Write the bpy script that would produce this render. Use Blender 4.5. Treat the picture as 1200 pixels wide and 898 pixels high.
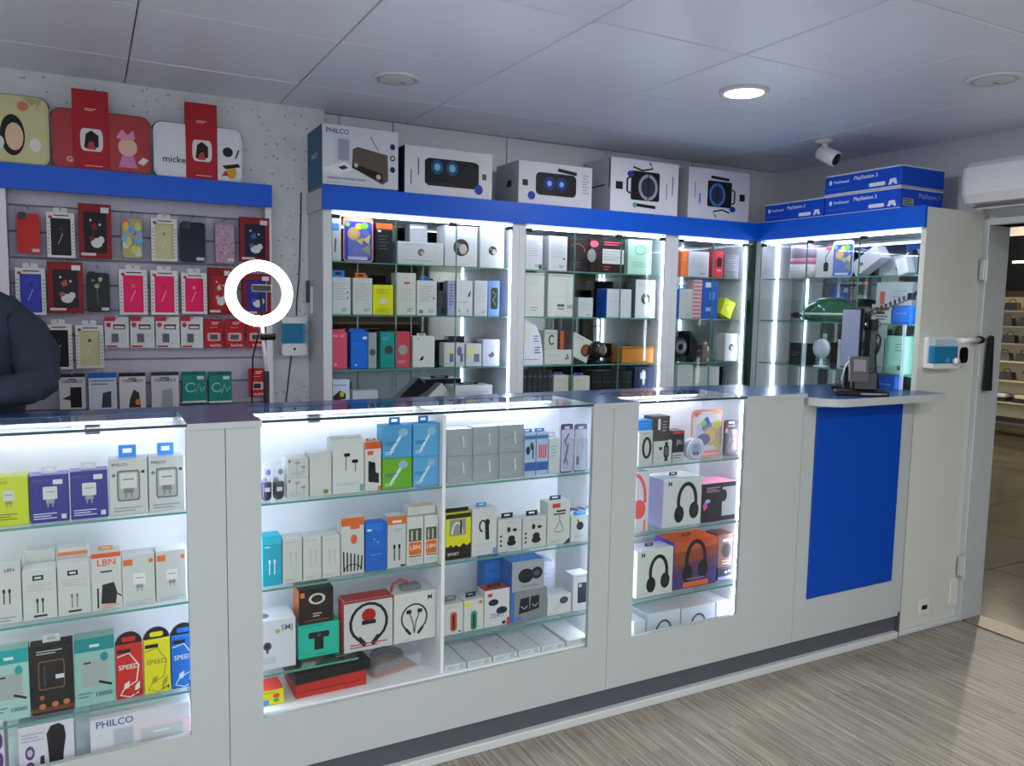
import bpy, math, random
from mathutils import Matrix, Vector
random.seed(7)
for o in list(bpy.data.objects): bpy.data.objects.remove(o)
SC = bpy.context.scene
COL = SC.collection
# ------------------------------------------------------------------ camera (from the two vanishing points)
F = 930.0
def _n(v): return Vector(v).normalized()
def _ray(u, v): return Vector((u-600.0, v-449.0, F))
AX = _n(_ray(2350, 392))
AY = _ray(100, 350); AY = (AY-AX*AX.dot(AY)).normalized()
AZ = AX.cross(AY)
CAM = Vector((0, 0, 1.55))
def wray(u, v):
    r = _ray(u, v); return Vector((AX.dot(r), AY.dot(r), AZ.dot(r)))
def onX(u, v, x): r = wray(u, v); return CAM+r*(x/r.x)
def onY(u, v, y): r = wray(u, v); return CAM+r*(y/r.y)
def onZ(u, v, z): r = wray(u, v); return CAM+r*((z-CAM.z)/r.z)
def proj(p):
    d = Vector(p)-CAM
    q = AX*d.x+AY*d.y+AZ*d.z
    return 600+F*q.x/q.z, 449+F*q.y/q.z
cd = bpy.data.cameras.new('camera'); cam = bpy.data.objects.new('camera', cd); COL.objects.link(cam)
cd.sensor_width = 36; cd.lens = 36*F/1200; cd.clip_start = 0.02
right = Vector((AX.x, AY.x, AZ.x)); down = Vector((AX.y, AY.y, AZ.y)); fwd = Vector((AX.z, AY.z, AZ.z))
cam.matrix_world = Matrix(((right.x, -down.x, -fwd.x, CAM.x), (right.y, -down.y, -fwd.y, CAM.y), (right.z, -down.z, -fwd.z, CAM.z), (0, 0, 0, 1)))
SC.camera = cam
# ------------------------------------------------------------------ world, exposure
w = bpy.data.worlds.new('world'); SC.world = w; w.use_nodes = True
w.node_tree.nodes['Background'].inputs[0].default_value = (0.80, 0.88, 1.0, 1)
w.node_tree.nodes['Background'].inputs[1].default_value = 2.6
SC.view_settings.view_transform = 'Standard'; SC.view_settings.look = 'None'
SC.view_settings.gamma = 1; SC.view_settings.use_curve_mapping = False
SC.view_settings.exposure = 0.4
SC.cycles.transparent_max_bounces = 32
SC.cycles.max_bounces = 8
SC.cycles.caustics_reflective = False
SC.cycles.caustics_refractive = False
SC.cycles.sample_clamp_indirect = 6
LED_STRIP = 22.0        # counter and cabinet LED strips
DOWNLIGHT_W = 12.0      # ceiling downlights
# ------------------------------------------------------------------ materials
def lin(c):
    if isinstance(c, str):
        c = [int(c[i:i+2], 16)/255 for i in (0, 2, 4)]
    return tuple((x/12.92 if x <= .04045 else ((x+.055)/1.055)**2.4) for x in c)
_mats = {}
def mat(col, rough=.45, metal=0, var=.05, scale=60, bump=0, emit=0, coat=0, key=None, spec=.5):
    k = key or (col, rough, metal, var, scale, bump, emit, coat)
    if k in _mats: return _mats[k]
    m = bpy.data.materials.new('m_'+str(len(_mats))); m.use_nodes = True; _mats[k] = m
    nt = m.node_tree; b = nt.nodes['Principled BSDF']; c = lin(col)
    b.inputs['Roughness'].default_value = rough; b.inputs['Metallic'].default_value = metal
    b.inputs['Coat Weight'].default_value = coat; b.inputs['Specular IOR Level'].default_value = spec
    n = nt.nodes.new('ShaderNodeTexNoise'); n.inputs['Scale'].default_value = scale; n.inputs['Detail'].default_value = 3
    tc = nt.nodes.new('ShaderNodeTexCoord'); nt.links.new(tc.outputs['Object'], n.inputs['Vector'])
    mx = nt.nodes.new('ShaderNodeMix'); mx.data_type = 'RGBA'
    mx.inputs[6].default_value = (*[x*(1-var) for x in c], 1); mx.inputs[7].default_value = (*[min(1, x*(1+var)) for x in c], 1)
    nt.links.new(n.outputs['Fac'], mx.inputs[0]); nt.links.new(mx.outputs[2], b.inputs['Base Color'])
    if bump:
        bp = nt.nodes.new('ShaderNodeBump'); bp.inputs['Strength'].default_value = bump; bp.inputs['Distance'].default_value = .01
        nt.links.new(n.outputs['Fac'], bp.inputs['Height']); nt.links.new(bp.outputs[0], b.inputs['Normal'])
    if emit:
        b.inputs['Emission Color'].default_value = (*c, 1); b.inputs['Emission Strength'].default_value = emit
    return m
def glass(tint=(.97, .99, .98), ior=1.35, key='glass', rough=.0):
    if key in _mats: return _mats[key]
    m = bpy.data.materials.new(key); m.use_nodes = True; _mats[key] = m
    nt = m.node_tree; nt.nodes.remove(nt.nodes['Principled BSDF']); out = nt.nodes['Material Output']
    t = nt.nodes.new('ShaderNodeBsdfTransparent'); t.inputs[0].default_value = (*tint, 1)
    g = nt.nodes.new('ShaderNodeBsdfGlossy'); g.inputs['Roughness'].default_value = rough
    r0 = ((ior-1)/(ior+1))**2
    lw = nt.nodes.new('ShaderNodeLayerWeight'); lw.inputs[0].default_value = .5
    pw = nt.nodes.new('ShaderNodeMath'); pw.operation = 'POWER'; pw.inputs[1].default_value = 5; nt.links.new(lw.outputs['Facing'], pw.inputs[0])
    fr = nt.nodes.new('ShaderNodeMath'); fr.operation = 'MULTIPLY_ADD'; fr.inputs[1].default_value = .9*(1-r0); fr.inputs[2].default_value = r0; nt.links.new(pw.outputs[0], fr.inputs[0])
    mx = nt.nodes.new('ShaderNodeMixShader')
    nt.links.new(fr.outputs[0], mx.inputs[0]); nt.links.new(t.outputs[0], mx.inputs[1]); nt.links.new(g.outputs[0], mx.inputs[2])
    nt.links.new(mx.outputs[0], out.inputs[0])
    return m
def film(key, tint, fac, rough=.15):
    """clear packaging plastic: mostly transparent with an even sheen"""
    if key in _mats: return _mats[key]
    m = bpy.data.materials.new(key); m.use_nodes = True; _mats[key] = m
    nt = m.node_tree; nt.nodes.remove(nt.nodes['Principled BSDF']); out = nt.nodes['Material Output']
    t = nt.nodes.new('ShaderNodeBsdfTransparent'); t.inputs[0].default_value = (.96, .97, .98, 1)
    g = nt.nodes.new('ShaderNodeBsdfPrincipled'); g.inputs['Base Color'].default_value = (*lin(tint), 1); g.inputs['Roughness'].default_value = rough
    mx = nt.nodes.new('ShaderNodeMixShader'); mx.inputs[0].default_value = fac
    nt.links.new(t.outputs[0], mx.inputs[1]); nt.links.new(g.outputs[0], mx.inputs[2]); nt.links.new(mx.outputs[0], out.inputs[0])
    return m
def emis(col, s, key):
    if key in _mats: return _mats[key]
    m = bpy.data.materials.new(key); m.use_nodes = True; _mats[key] = m
    nt = m.node_tree; nt.nodes.remove(nt.nodes['Principled BSDF']); out = nt.nodes['Material Output']
    e = nt.nodes.new('ShaderNodeEmission'); e.inputs[0].default_value = (*lin(col), 1); e.inputs[1].default_value = s
    nt.links.new(e.outputs[0], out.inputs[0]); return m
WHITE = mat('b2b8b8', .35, var=.03, scale=8, key='laminate_white')
INNER = mat('e8e8ee', .45, var=.02, scale=5, key='inner_white')
BLUE = mat('0052c4', .4, var=.03, scale=8, key='blue_board', spec=.25)
TOPBLUE = mat('27426f', .22, var=.06, scale=12, key='worktop_blue')
GREY = mat('4b4e56', .55, var=.08, scale=30, key='plinth_grey')
CHROME = mat('b9bcc2', .25, metal=1, key='chrome')
BLACK = mat('0c0d10', .4, key='black_plastic', spec=.2)
GLASS = glass()
SHELFGLASS = glass((.93, .98, .96), 1.4, 'shelf_glass')
EDGE = mat('4f8f86', .15, key='glass_edge')
LEDM = emis('dfe9ff', LED_STRIP, 'led')
COUNTER_LED = emis('e4ecff', LED_STRIP*1.7, 'counter_led')
MIRROR = mat('b9c0c0', .015, metal=1, var=.0, key='mirror')
# ------------------------------------------------------------------ mesh builder
class B:
    def __init__(s): s.v = []; s.f = []; s.mi = []; s.ms = []
    def idx(s, m):
        if m not in s.ms: s.ms.append(m)
        return s.ms.index(m)
    def add(s, vs, fs, m):
        o = len(s.v); s.v += [tuple(p) for p in vs]; i = s.idx(m)
        for f in fs: s.f.append([k+o for k in f]); s.mi.append(i)
        return s
    def box(s, x0, x1, y0, y1, z0, z1, m, c=0, mside=None, mtop=None):
        if c <= 0:
            vs = [(x, y, z) for x in (x0, x1) for y in (y0, y1) for z in (z0, z1)]
            s.add(vs, [(0, 4, 5, 1), (2, 3, 7, 6)], m); s.add(vs, [(0, 1, 3, 2), (4, 6, 7, 5)], mside or m); s.add(vs, [(1, 5, 7, 3), (0, 2, 6, 4)], mtop or m)
            return s
        X, Y, Z = (x0, x1), (y0, y1), (z0, z1); vs = []; k = {}
        for i in (0, 1):
            for j in (0, 1):
                for l in (0, 1):
                    cx, cy, cz = X[i], Y[j], Z[l]; dx, dy, dz = c*(1-2*i), c*(1-2*j), c*(1-2*l)
                    k[i, j, l, 0] = len(vs); vs.append((cx, cy+dy, cz+dz))
                    k[i, j, l, 1] = len(vs); vs.append((cx+dx, cy, cz+dz))
                    k[i, j, l, 2] = len(vs); vs.append((cx+dx, cy+dy, cz))
        sd = mside or m; tp = mtop or m
        for i in (0, 1):
            fx = [k[i, 0, 0, 0], k[i, 1, 0, 0], k[i, 1, 1, 0], k[i, 0, 1, 0]]; s.add(vs, [fx if i else fx[::-1]], sd)
            fy = [k[0, i, 0, 1], k[0, i, 1, 1], k[1, i, 1, 1], k[1, i, 0, 1]]; s.add(vs, [fy if i else fy[::-1]], m)
            fz = [k[0, 0, i, 2], k[1, 0, i, 2], k[1, 1, i, 2], k[0, 1, i, 2]]; s.add(vs, [fz if i else fz[::-1]], tp)
        fs = []
        for i in (0, 1):
            for j in (0, 1):
                fs.append((k[i, j, 0, 0], k[i, j, 0, 1], k[i, j, 1, 1], k[i, j, 1, 0]))
                fs.append((k[i, 0, j, 0], k[i, 0, j, 2], k[i, 1, j, 2], k[i, 1, j, 0]))
                fs.append((k[0, i, j, 1], k[0, i, j, 2], k[1, i, j, 2], k[1, i, j, 1]))
                for l in (0, 1): fs.append((k[i, j, l, 0], k[i, j, l, 1], k[i, j, l, 2]))
        s.add(vs, fs, m); return s
    def tube(s, pts, r, m, n=8, closed=False, rs=None):
        pts = [Vector(p) for p in pts]; N = len(pts); rings = []; prev = None
        for i, p in enumerate(pts):
            a = pts[i-1] if (i or closed) else pts[0]; b = pts[(i+1) % N] if (i < N-1 or closed) else pts[-1]
            t = (b-a).normalized()
            if prev is None: prev = Vector((0, 0, 1)) if abs(t.z) < .9 else Vector((1, 0, 0))
            u = (prev-t*prev.dot(t)).normalized(); prev = u; w_ = t.cross(u); rr = rs[i] if rs else r
            rings.append([p+(u*math.cos(q*2*math.pi/n)+w_*math.sin(q*2*math.pi/n))*rr for q in range(n)])
        vs = [p for r_ in rings for p in r_]; fs = []
        for i in range(N if closed else N-1):
            j = (i+1) % N
            for q in range(n): fs.append((i*n+q, i*n+(q+1) % n, j*n+(q+1) % n, j*n+q))
        if not closed: fs += [tuple(range(n))[::-1], tuple((N-1)*n+q for q in range(n))]
        return s.add(vs, fs, m)
    def cyl(s, p0, p1, r, m, n=16, r1=None): return s.tube([p0, p1], r, m, n, rs=[r, r if r1 is None else r1])
    def lathe(s, prof, m, o=(0, 0, 0), n=24, axis='z'):
        vs = []
        for r, h in prof:
            for q in range(n):
                a = q*2*math.pi/n; c_, s_ = r*math.cos(a), r*math.sin(a)
                p = (c_, s_, h) if axis == 'z' else ((c_, h, s_) if axis == 'y' else (h, c_, s_))
                vs.append((o[0]+p[0], o[1]+p[1], o[2]+p[2]))
        fs = [(i*n+q, i*n+(q+1) % n, (i+1)*n+(q+1) % n, (i+1)*n+q) for i in range(len(prof)-1) for q in range(n)]
        fs += [tuple(range(n))[::-1], tuple((len(prof)-1)*n+q for q in range(n))]
        return s.add(vs, fs, m)
    def prism(s, poly, a0, a1, m, plane='xz', mside=None):
        def P(p, a): return (p[0], a, p[1]) if plane == 'xz' else ((p[0], p[1], a) if plane == 'xy' else (a, p[0], p[1]))
        n = len(poly); vs = [P(p, a0) for p in poly]+[P(p, a1) for p in poly]
        s.add(vs, [tuple(range(n)), tuple(range(2*n-1, n-1, -1))], m)
        s.add(vs, [(i, n+i, n+(i+1) % n, (i+1) % n) for i in range(n)], mside or m); return s
    def build(s, name, parent=None, smooth=False, fix=False):
        me = bpy.data.meshes.new(name); me.from_pydata(s.v, [], s.f)
        for m in s.ms: me.materials.append(m)
        me.polygons.foreach_set('material_index', s.mi)
        if smooth: me.polygons.foreach_set('use_smooth', [True]*len(s.f))
        me.update()
        if fix:
            import bmesh
            bm = bmesh.new(); bm.from_mesh(me); bmesh.ops.remove_doubles(bm, verts=bm.verts, dist=1e-6); bmesh.ops.recalc_face_normals(bm, faces=bm.faces); bm.to_mesh(me); bm.free()
        o = bpy.data.objects.new(name, me); COL.objects.link(o)
        if parent: o.parent = parent
        return o
def rrect(x0, x1, y0, y1, r, n=5):
    out = []
    for cx, cy, a0 in ((x1-r, y1-r, 0), (x0+r, y1-r, 90), (x0+r, y0+r, 180), (x1-r, y0+r, 270)):
        for i in range(n+1):
            a = math.radians(a0+90*i/n); out.append((cx+r*math.cos(a), cy+r*math.sin(a)))
    return out
def tag(o, label, cat, group=None, kind=None):
    if label: o['label'] = label
    if cat: o['category'] = cat
    if group: o['group'] = group
    if kind: o['kind'] = kind
    return o
def thing(name, label, cat, loc=(0, 0, 0), rz=0, group=None):
    o = bpy.data.objects.new(name, None); o.empty_display_size = .05; COL.objects.link(o)
    o.location = loc; o.rotation_euler = (0, 0, rz); tag(o, label, cat, group); return o
def struct(name, label, b, parent=None, smooth=False):
    o = b.build(name, parent, smooth); o['kind'] = 'structure'
    if label: o['label'] = label
    return o
# ================================================================== THE ROOM
XL, XR, YB, YF, ZC = -2.3, 3.90, 3.76, -2.4, 2.43
def floor_mat():
    m = bpy.data.materials.new('floor_laminate'); m.use_nodes = True; nt = m.node_tree; b = nt.nodes['Principled BSDF']; L = nt.links.new
    tc = nt.nodes.new('ShaderNodeTexCoord')
    mp = nt.nodes.new('ShaderNodeMapping'); mp.inputs['Rotation'].default_value = (0, 0, math.pi/2); L(tc.outputs['Object'], mp.inputs[0])
    br = nt.nodes.new('ShaderNodeTexBrick'); L(mp.outputs[0], br.inputs['Vector'])
    br.inputs['Color1'].default_value = (*lin('a39c8e'), 1); br.inputs['Color2'].default_value = (*lin('5c564c'), 1); br.inputs['Mortar'].default_value = (*lin('8a847c'), 1)
    br.inputs['Scale'].default_value = 1; br.inputs['Brick Width'].default_value = .42; br.inputs['Row Height'].default_value = .011; br.inputs['Mortar Size'].default_value = .0006
    br.offset = .37; br.offset_frequency = 3
    mp2 = nt.nodes.new('ShaderNodeMapping'); mp2.inputs['Scale'].default_value = (150, 5, 1); L(tc.outputs['Object'], mp2.inputs[0])
    nz = nt.nodes.new('ShaderNodeTexNoise'); nz.inputs['Scale'].default_value = 1; nz.inputs['Detail'].default_value = 4; L(mp2.outputs[0], nz.inputs['Vector'])
    rp = nt.nodes.new('ShaderNodeValToRGB'); rp.color_ramp.elements[0].position = .3; rp.color_ramp.elements[1].position = .72
    rp.color_ramp.elements[0].color = (*lin('57524a'), 1); rp.color_ramp.elements[1].color = (*lin('b6b0a2'), 1); L(nz.outputs[0], rp.inputs[0])
    mx = nt.nodes.new('ShaderNodeMix'); mx.data_type = 'RGBA'; mx.inputs[0].default_value = .5; L(br.outputs[0], mx.inputs[6]); L(rp.outputs[0], mx.inputs[7])
    L(mx.outputs[2], b.inputs['Base Color']); b.inputs['Roughness'].default_value = .42
    return m
struct('floor', 'grey streaky wood look laminate floor', B().box(XL, XR+.08, YF, YB, -.05, 0, floor_mat()))
# ceiling: dark void, T grid and one panel per tile
CEILM = mat('e4e9f6', .36, var=.03, scale=2, key='ceiling_panel')
ceil = struct('ceiling', 'suspended ceiling of white lay-in panels', B().box(XL, XR, YF, YB+.03, ZC+.02, ZC+.05, mat('3a3c42', .7, key='void')))
gx = [0.16+.6225*i for i in range(-4, 7)]; gy = [2.135+.6*i for i in range(-8, 4)]
xs = [XL]+[g for g in gx if XL < g < XR]+[XR]; ys = [YF]+[g for g in gy if YF < g < YB]+[YB+.02]
for i in range(len(xs)-1):
    for j in range(len(ys)-1):
        struct('ceiling_tile', None, B().box(xs[i]+.0025, xs[i+1]-.0025, ys[j]+.0025, ys[j+1]-.0025, ZC+random.uniform(0, .0015), ZC+.018, CEILM, c=.003), ceil)
gb = B()
for x in xs[1:-1]: gb.box(x-.010, x+.010, YF, YB, ZC+.0185, ZC+.0199, mat('8d9098', .5))
for y in ys[1:-1]: gb.box(XL, XR, y-.010, y+.010, ZC+.0171, ZC+.0184, mat('8d9098', .5))
struct('grid_rail', None, gb, ceil)
# walls
def plaster():
    m = bpy.data.materials.new('plaster'); m.use_nodes = True; nt = m.node_tree; b = nt.nodes['Principled BSDF']; L = nt.links.new
    tc = nt.nodes.new('ShaderNodeTexCoord'); vo = nt.nodes.new('ShaderNodeTexVoronoi'); vo.inputs['Scale'].default_value = 30; L(tc.outputs['Object'], vo.inputs['Vector'])
    nz = nt.nodes.new('ShaderNodeTexNoise'); nz.inputs['Scale'].default_value = 14; nz.inputs['Detail'].default_value = 6; L(tc.outputs['Object'], nz.inputs['Vector'])
    rp = nt.nodes.new('ShaderNodeValToRGB'); rp.color_ramp.elements[0].position = .08; rp.color_ramp.elements[1].position = .2
    rp.color_ramp.elements[0].color = (*lin('a3a5ab'), 1); rp.color_ramp.elements[1].color = (*lin('e0e2e6'), 1); L(vo.outputs['Distance'], rp.inputs[0])
    mx = nt.nodes.new('ShaderNodeMix'); mx.data_type = 'RGBA'; mx.blend_type = 'MULTIPLY'; mx.inputs[0].default_value = .25
    L(rp.outputs[0], mx.inputs[6]); L(nz.outputs['Fac'], mx.inputs[7]); L(mx.outputs[2], b.inputs['Base Color'])
    bp = nt.nodes.new('ShaderNodeBump'); bp.inputs['Strength'].default_value = .4; bp.inputs['Distance'].default_value = .006; L(nz.outputs['Fac'], bp.inputs['Height']); L(bp.outputs[0], b.inputs['Normal'])
    b.inputs['Roughness'].default_value = .8; return m
PL = plaster()
wb = struct('wall_back', 'back wall of plaster and white panels', B().box(XL, .985, 3.72, 3.90, 0, ZC+.06, PL).box(.985, XR, 3.78, 3.90, 0, ZC+.06, mat('6c6e74', .7)))
for a, b_ in ((.987, 1.065), (1.069, 1.33), (1.334, 1.955), (1.959, 2.58), (2.584, 3.2), (3.204, 3.9)):
    struct('wall_panel', None, B().box(a, b_, 3.768, 3.78, 0, ZC-.002, mat('d6d8dc', .45, var=.03, scale=3), c=.002), wb)
struct('wall_left', 'plain white side wall', B().box(XL-.12, XL, YF, 3.9, 0, ZC+.06, mat('b9b9bb', .8)))
DY0, DY1, DZ = .9, 2.36, 1.985
RWM = mat('d0d0d6', .6, var=.03, scale=4)
struct('wall_right', 'white wall with the open doorway', B().box(XR, XR+.12, DY1, 3.9, 0, ZC+.06, RWM).box(XR, XR+.12, DY0, DY1, DZ, ZC+.06, RWM).box(XR, XR+.12, YF, DY0, 0, ZC+.06, RWM))
WFM = mat('5b5249', .8)
struct('wall_front', 'wall behind the viewer with a wide opening added to let daylight in', B().box(1.6, XR+.12, YF-.12, YF, 0, ZC+.06, WFM).box(XL-.12, 1.6, YF-.12, YF, 2.25, ZC+.06, WFM).box(XL-.12, -2.2, YF-.12, YF, 0, 2.25, WFM))  # opening is added, so world light reaches the ceiling and counter
struct('floor_bounce', 'unseen pale paving added to bounce light into the shop', B().box(-6, 6, -9, YF, -.06, -.01, mat('a8a6a0', .8, scale=3)))  # unseen reflector slab, added to bounce outside light indoors
# dark wooden shelving on the opposite side of the shop, seen only in the cabinet mirrors
for k, x0 in ((3, 2.55),):
    t = thing('wooden_shelving', 'dark wooden shelving unit on the wall opposite the counter', 'shelf', (x0, YF+.02, 0))
    WD = mat('4a3a2c', .6, var=.2, scale=6)
    for xx in (0, 1.2): B().box(xx, xx+.03, 0, .35, 0, 2.1, WD).build('side_panel', t)
    for z in (.1, .5, .9, 1.3, 1.7, 2.08): B().box(.03, 1.2, 0, .35, z, z+.025, WD).build('shelf_board', t)
# door frame
fr = B()
FRM = mat('b9bec0', .35, key='door_frame')
fr.box(XR-.035, XR+.14, DY1-.001, DY1+.03, 0, DZ+.03, FRM, c=.003).box(XR-.035, XR+.14, DY0, DY1, DZ, DZ+.035, FRM, c=.003)
fr.box(XR-.03, XR+.13, DY0-.03, DY0, 0, DZ+.03, FRM, c=.003)
d1 = struct('door_1', 'white metal frame of the open doorway', fr)
for z in (.24, 1.72): struct('hinge', None, B().box(XR-.06, XR-.035, DY1-.006, DY1+.02, z, z+.1, FRM, c=.004).cyl((XR-.048, DY1-.01, z-.01), (XR-.048, DY1-.01, z+.11), .009, FRM), d1)
struct('threshold', None, B().box(XR-.02, XR+.13, DY0, DY1, 0, .006, mat('8d867a', .4, metal=.6)), d1)
# ------------------------------------------------------------------ ceiling fixtures
def downlight(x, y, on, label):
    t = thing('ceiling_downlight', label, 'light', (x, y, ZC), 0, 'round ceiling downlights')
    b = B(); b.lathe([(.098, 0), (.098, -.006), (.090, -.010), (.078, -.010), (.076, -.004)], mat('d9dbde', .35), n=32); b.build('trim_ring', t, True)
    B().lathe([(.076, -.009), (.055, -.0105), (.0, -.011)], emis('fff6dc', 14, 'lamp_on') if on else mat('d2d4d8', .4), n=32).build('diffuser', t, True)
    if on:
        ld = bpy.data.lights.new('lamp', 'AREA'); ld.shape = 'DISK'; ld.size = .15; ld.energy = DOWNLIGHT_W; ld.color = (1, .985, .96)
        lo = bpy.data.objects.new('lamp', ld); COL.objects.link(lo); lo.parent = t; lo.location = (0, 0, -.013)
    else:
        B().box(.012, .042, .006, .012, -.0125, -.0105, mat('60646a', .4)).build('sensor', t)
downlight(2.357, 2.476, True, 'lit round ceiling downlight above the counter')
downlight(1.093, 3.049, False, 'unlit round ceiling light above the radio carton')
downlight(3.008, 1.86, False, 'unlit round ceiling light nearest the doorway')
for x in (-1.5, .2, 1.9, 3.3):  # fill lamps added out of view to raise the room brightness
    for y in (-1.6, 0.05): downlight(x, y, True, 'unseen lit round downlight added behind the viewer to brighten the room')
downlight(-1.5, 1.6, True, 'unseen lit round downlight added far left over the counter')  # one more added fill lamp, out of view
# ================================================================== COUNTER
CF, CB, CT = 2.37, 2.78, 1.205          # front, back, top of the counter
IB = 2.69                               # white inner back
SO = .05                                # the inside is this much wider than its window
ZS = (.948, .682, .413, .300)           # glass shelves and display floor
def glass_shelf(parent, x0, x1, y0, y1, z, name='glass_shelf', th=.006):
    s = B().box(x0, x1, y0+.001, y1, z-th, z, SHELFGLASS).build(name, parent)
    B().box(x0, x1, y0-.0008, y0+.0008, z-th, z, EDGE).build('polished_edge', s); return s
def counter_unit(x0, x1, w0, w1, label, dividers=(), zs=ZS, cut=None, zf=.300):
    t = thing('display_counter', label, 'counter', (0, 0, 0)); s0, s1 = w0-SO, w1+SO
    b = B(); zt = CT-.018
    b.box(x0+.001, w0, CF, CF+.018, .108, zt, WHITE).box(w1, x1-.001, CF, CF+.018, .108, zt, WHITE).box(w0, w1, CF, CF+.018, .108, .293, WHITE)
    b.build('front_panel', t)
    B().box(x0+.001, x1-.001, IB, IB+.016, .108, zt, INNER).build('back_panel', t)
    for xx in (s0-.018, s1): B().box(xx, xx+.018, CF+.018, IB, .108, zt, INNER).build('side_panel', t)
    B().box(s0, s1, CF+.018, IB, zf-.018, zf, INNER).build('display_floor', t)
    B().box(w0, w1, CF+.004, CF+.009, .293, zt+.008, GLASS).build('front_glass', t)
    edges = [s0]+list(dividers)+[s1]
    for d in dividers: B().box(d-.006, d+.006, CF+.03, IB, zf, zt, INNER).build('divider', t)
    for k in range(len(edges)-1):
        a, c = edges[k]+(.006 if k else 0), edges[k+1]-(.006 if k < len(edges)-2 else 0)
        for zi, z in enumerate(zs[:3]):
            cc = c
            if cut and cut[0] == k and zi == 2: cc = cut[1]
            glass_shelf(t, a+.001, cc-.001, CF+.03, IB-.002, z)
    for xx, s in ((s0, 1), (s1, -1)):
        l = B().box(min(xx, xx+s*.006), max(xx, xx+s*.006), CF+.060, CF+.068, zf+.02, zt-.01, COUNTER_LED).build('led_strip', t)
    B().box(w0+.01, w1-.01, IB-.03, IB-.022, zt-.010, zt-.005, LEDM).build('led_strip', t)
    return t
counter_unit(-1.30, .337, -1.10, .232, 'white glass fronted counter section full of chargers and power banks, nearest the person', zf=.24)
counter_unit(.337, 1.693, .435, 1.605, 'widest white counter section with a central divider behind its glass', (1.032,), cut=(0, .74))
counter_unit(1.693, 2.676, 1.806, 2.346, 'white counter section with a narrow window of headphone boxes', zf=.20)
# continuous worktop
wt = thing('worktop', 'continuous blue laminate worktop with glass insets along the counter', 'worktop')
b = B(); z0, z1 = CT-.018, CT; GB = 2.66
b.box(-1.30, 2.69, GB, CB, z0, z1, TOPBLUE)
for a, c in ((-1.30, -1.10), (.236, .440), (1.603, 1.806), (2.348, 2.69)): b.box(a, c, CF-.002, GB, z0, z1, TOPBLUE, mside=WHITE)
b.build('laminate_top', wt)
for a, c in ((-1.30, -1.10), (.236, .440), (1.603, 1.806), (2.348, 2.69)): B().box(a, c, CF-.0035, CF-.002, z0, z1, WHITE).build('edge_band', wt)
for a, c in ((-1.10, .236), (.440, 1.603), (1.806, 2.348)):
    g = B().box(a+.001, c-.001, CF+.001, GB-.001, CT-.009, CT-.001, GLASS).build('glass_inset', wt)
    B().box(a, c, CF-.002, CF+.0005, CT-.008, CT-.0005, mat('17302f', .2)).build('polished_edge', g)
for px_, py_ in ((108, 494), (372, 484)):
    p = onY(px_, py_, CF+.02)
    k = B().cyl((p.x-.018, CF+.07, CT-.012), (p.x+.018, CF+.07, CT-.012), .014, CHROME, 12).box(p.x-.02, p.x+.02, CF+.06, CF+.08, CT-.012, CT-.0095, CHROME); k.build('glass_clamp', wt)
# carcass below and behind
# plinth and skirting
struct('trim_1', 'dark grey plinth along the counter base', B().box(-1.30, 3.40, CF+.012, CF+.03, .03, .108, GREY).box(3.385, 3.40, CF-.004, CF+.03, 0, .125, GREY))
struct('baseboard_counter', 'white skirting strip at the counter foot', B().box(-1.30, 3.384, CF-.012, CF+.03, 0, .032, mat('c6c9c8', .4), c=.003))
# cash desk
dk = thing('cash_desk', 'white cash desk front with a large royal blue panel', 'desk')
B().box(2.677, 3.40, CF, CF+.018, .108, 1.155, WHITE).build('front_panel', dk)
B().box(2.690, 2.70, CF+.018, CB, .108, 1.155, WHITE).build('side_panel', dk)
B().box(2.752, 3.316, CF-.008, CF-.0005, .293, 1.142, mat('0242a8', .45, var=.03, scale=6, spec=.25), c=.002).build('blue_panel', dk)
out = [(3.46, 2.25), (3.46, 2.388), (3.428, 2.388), (3.428, 2.78), (2.693, 2.78), (2.693, 2.36)]
for i in range(8):
    a = math.radians(180+90*i/7); out.append((2.803+.11*math.cos(a), 2.36+.11*math.sin(a)))
ds = B().prism(out, 1.156, 1.1885, WHITE, 'xy').build('desk_slab', dk)
B().prism(out, 1.1886, 1.1900, TOPBLUE, 'xy', WHITE).build('laminate_top', ds)
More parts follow.
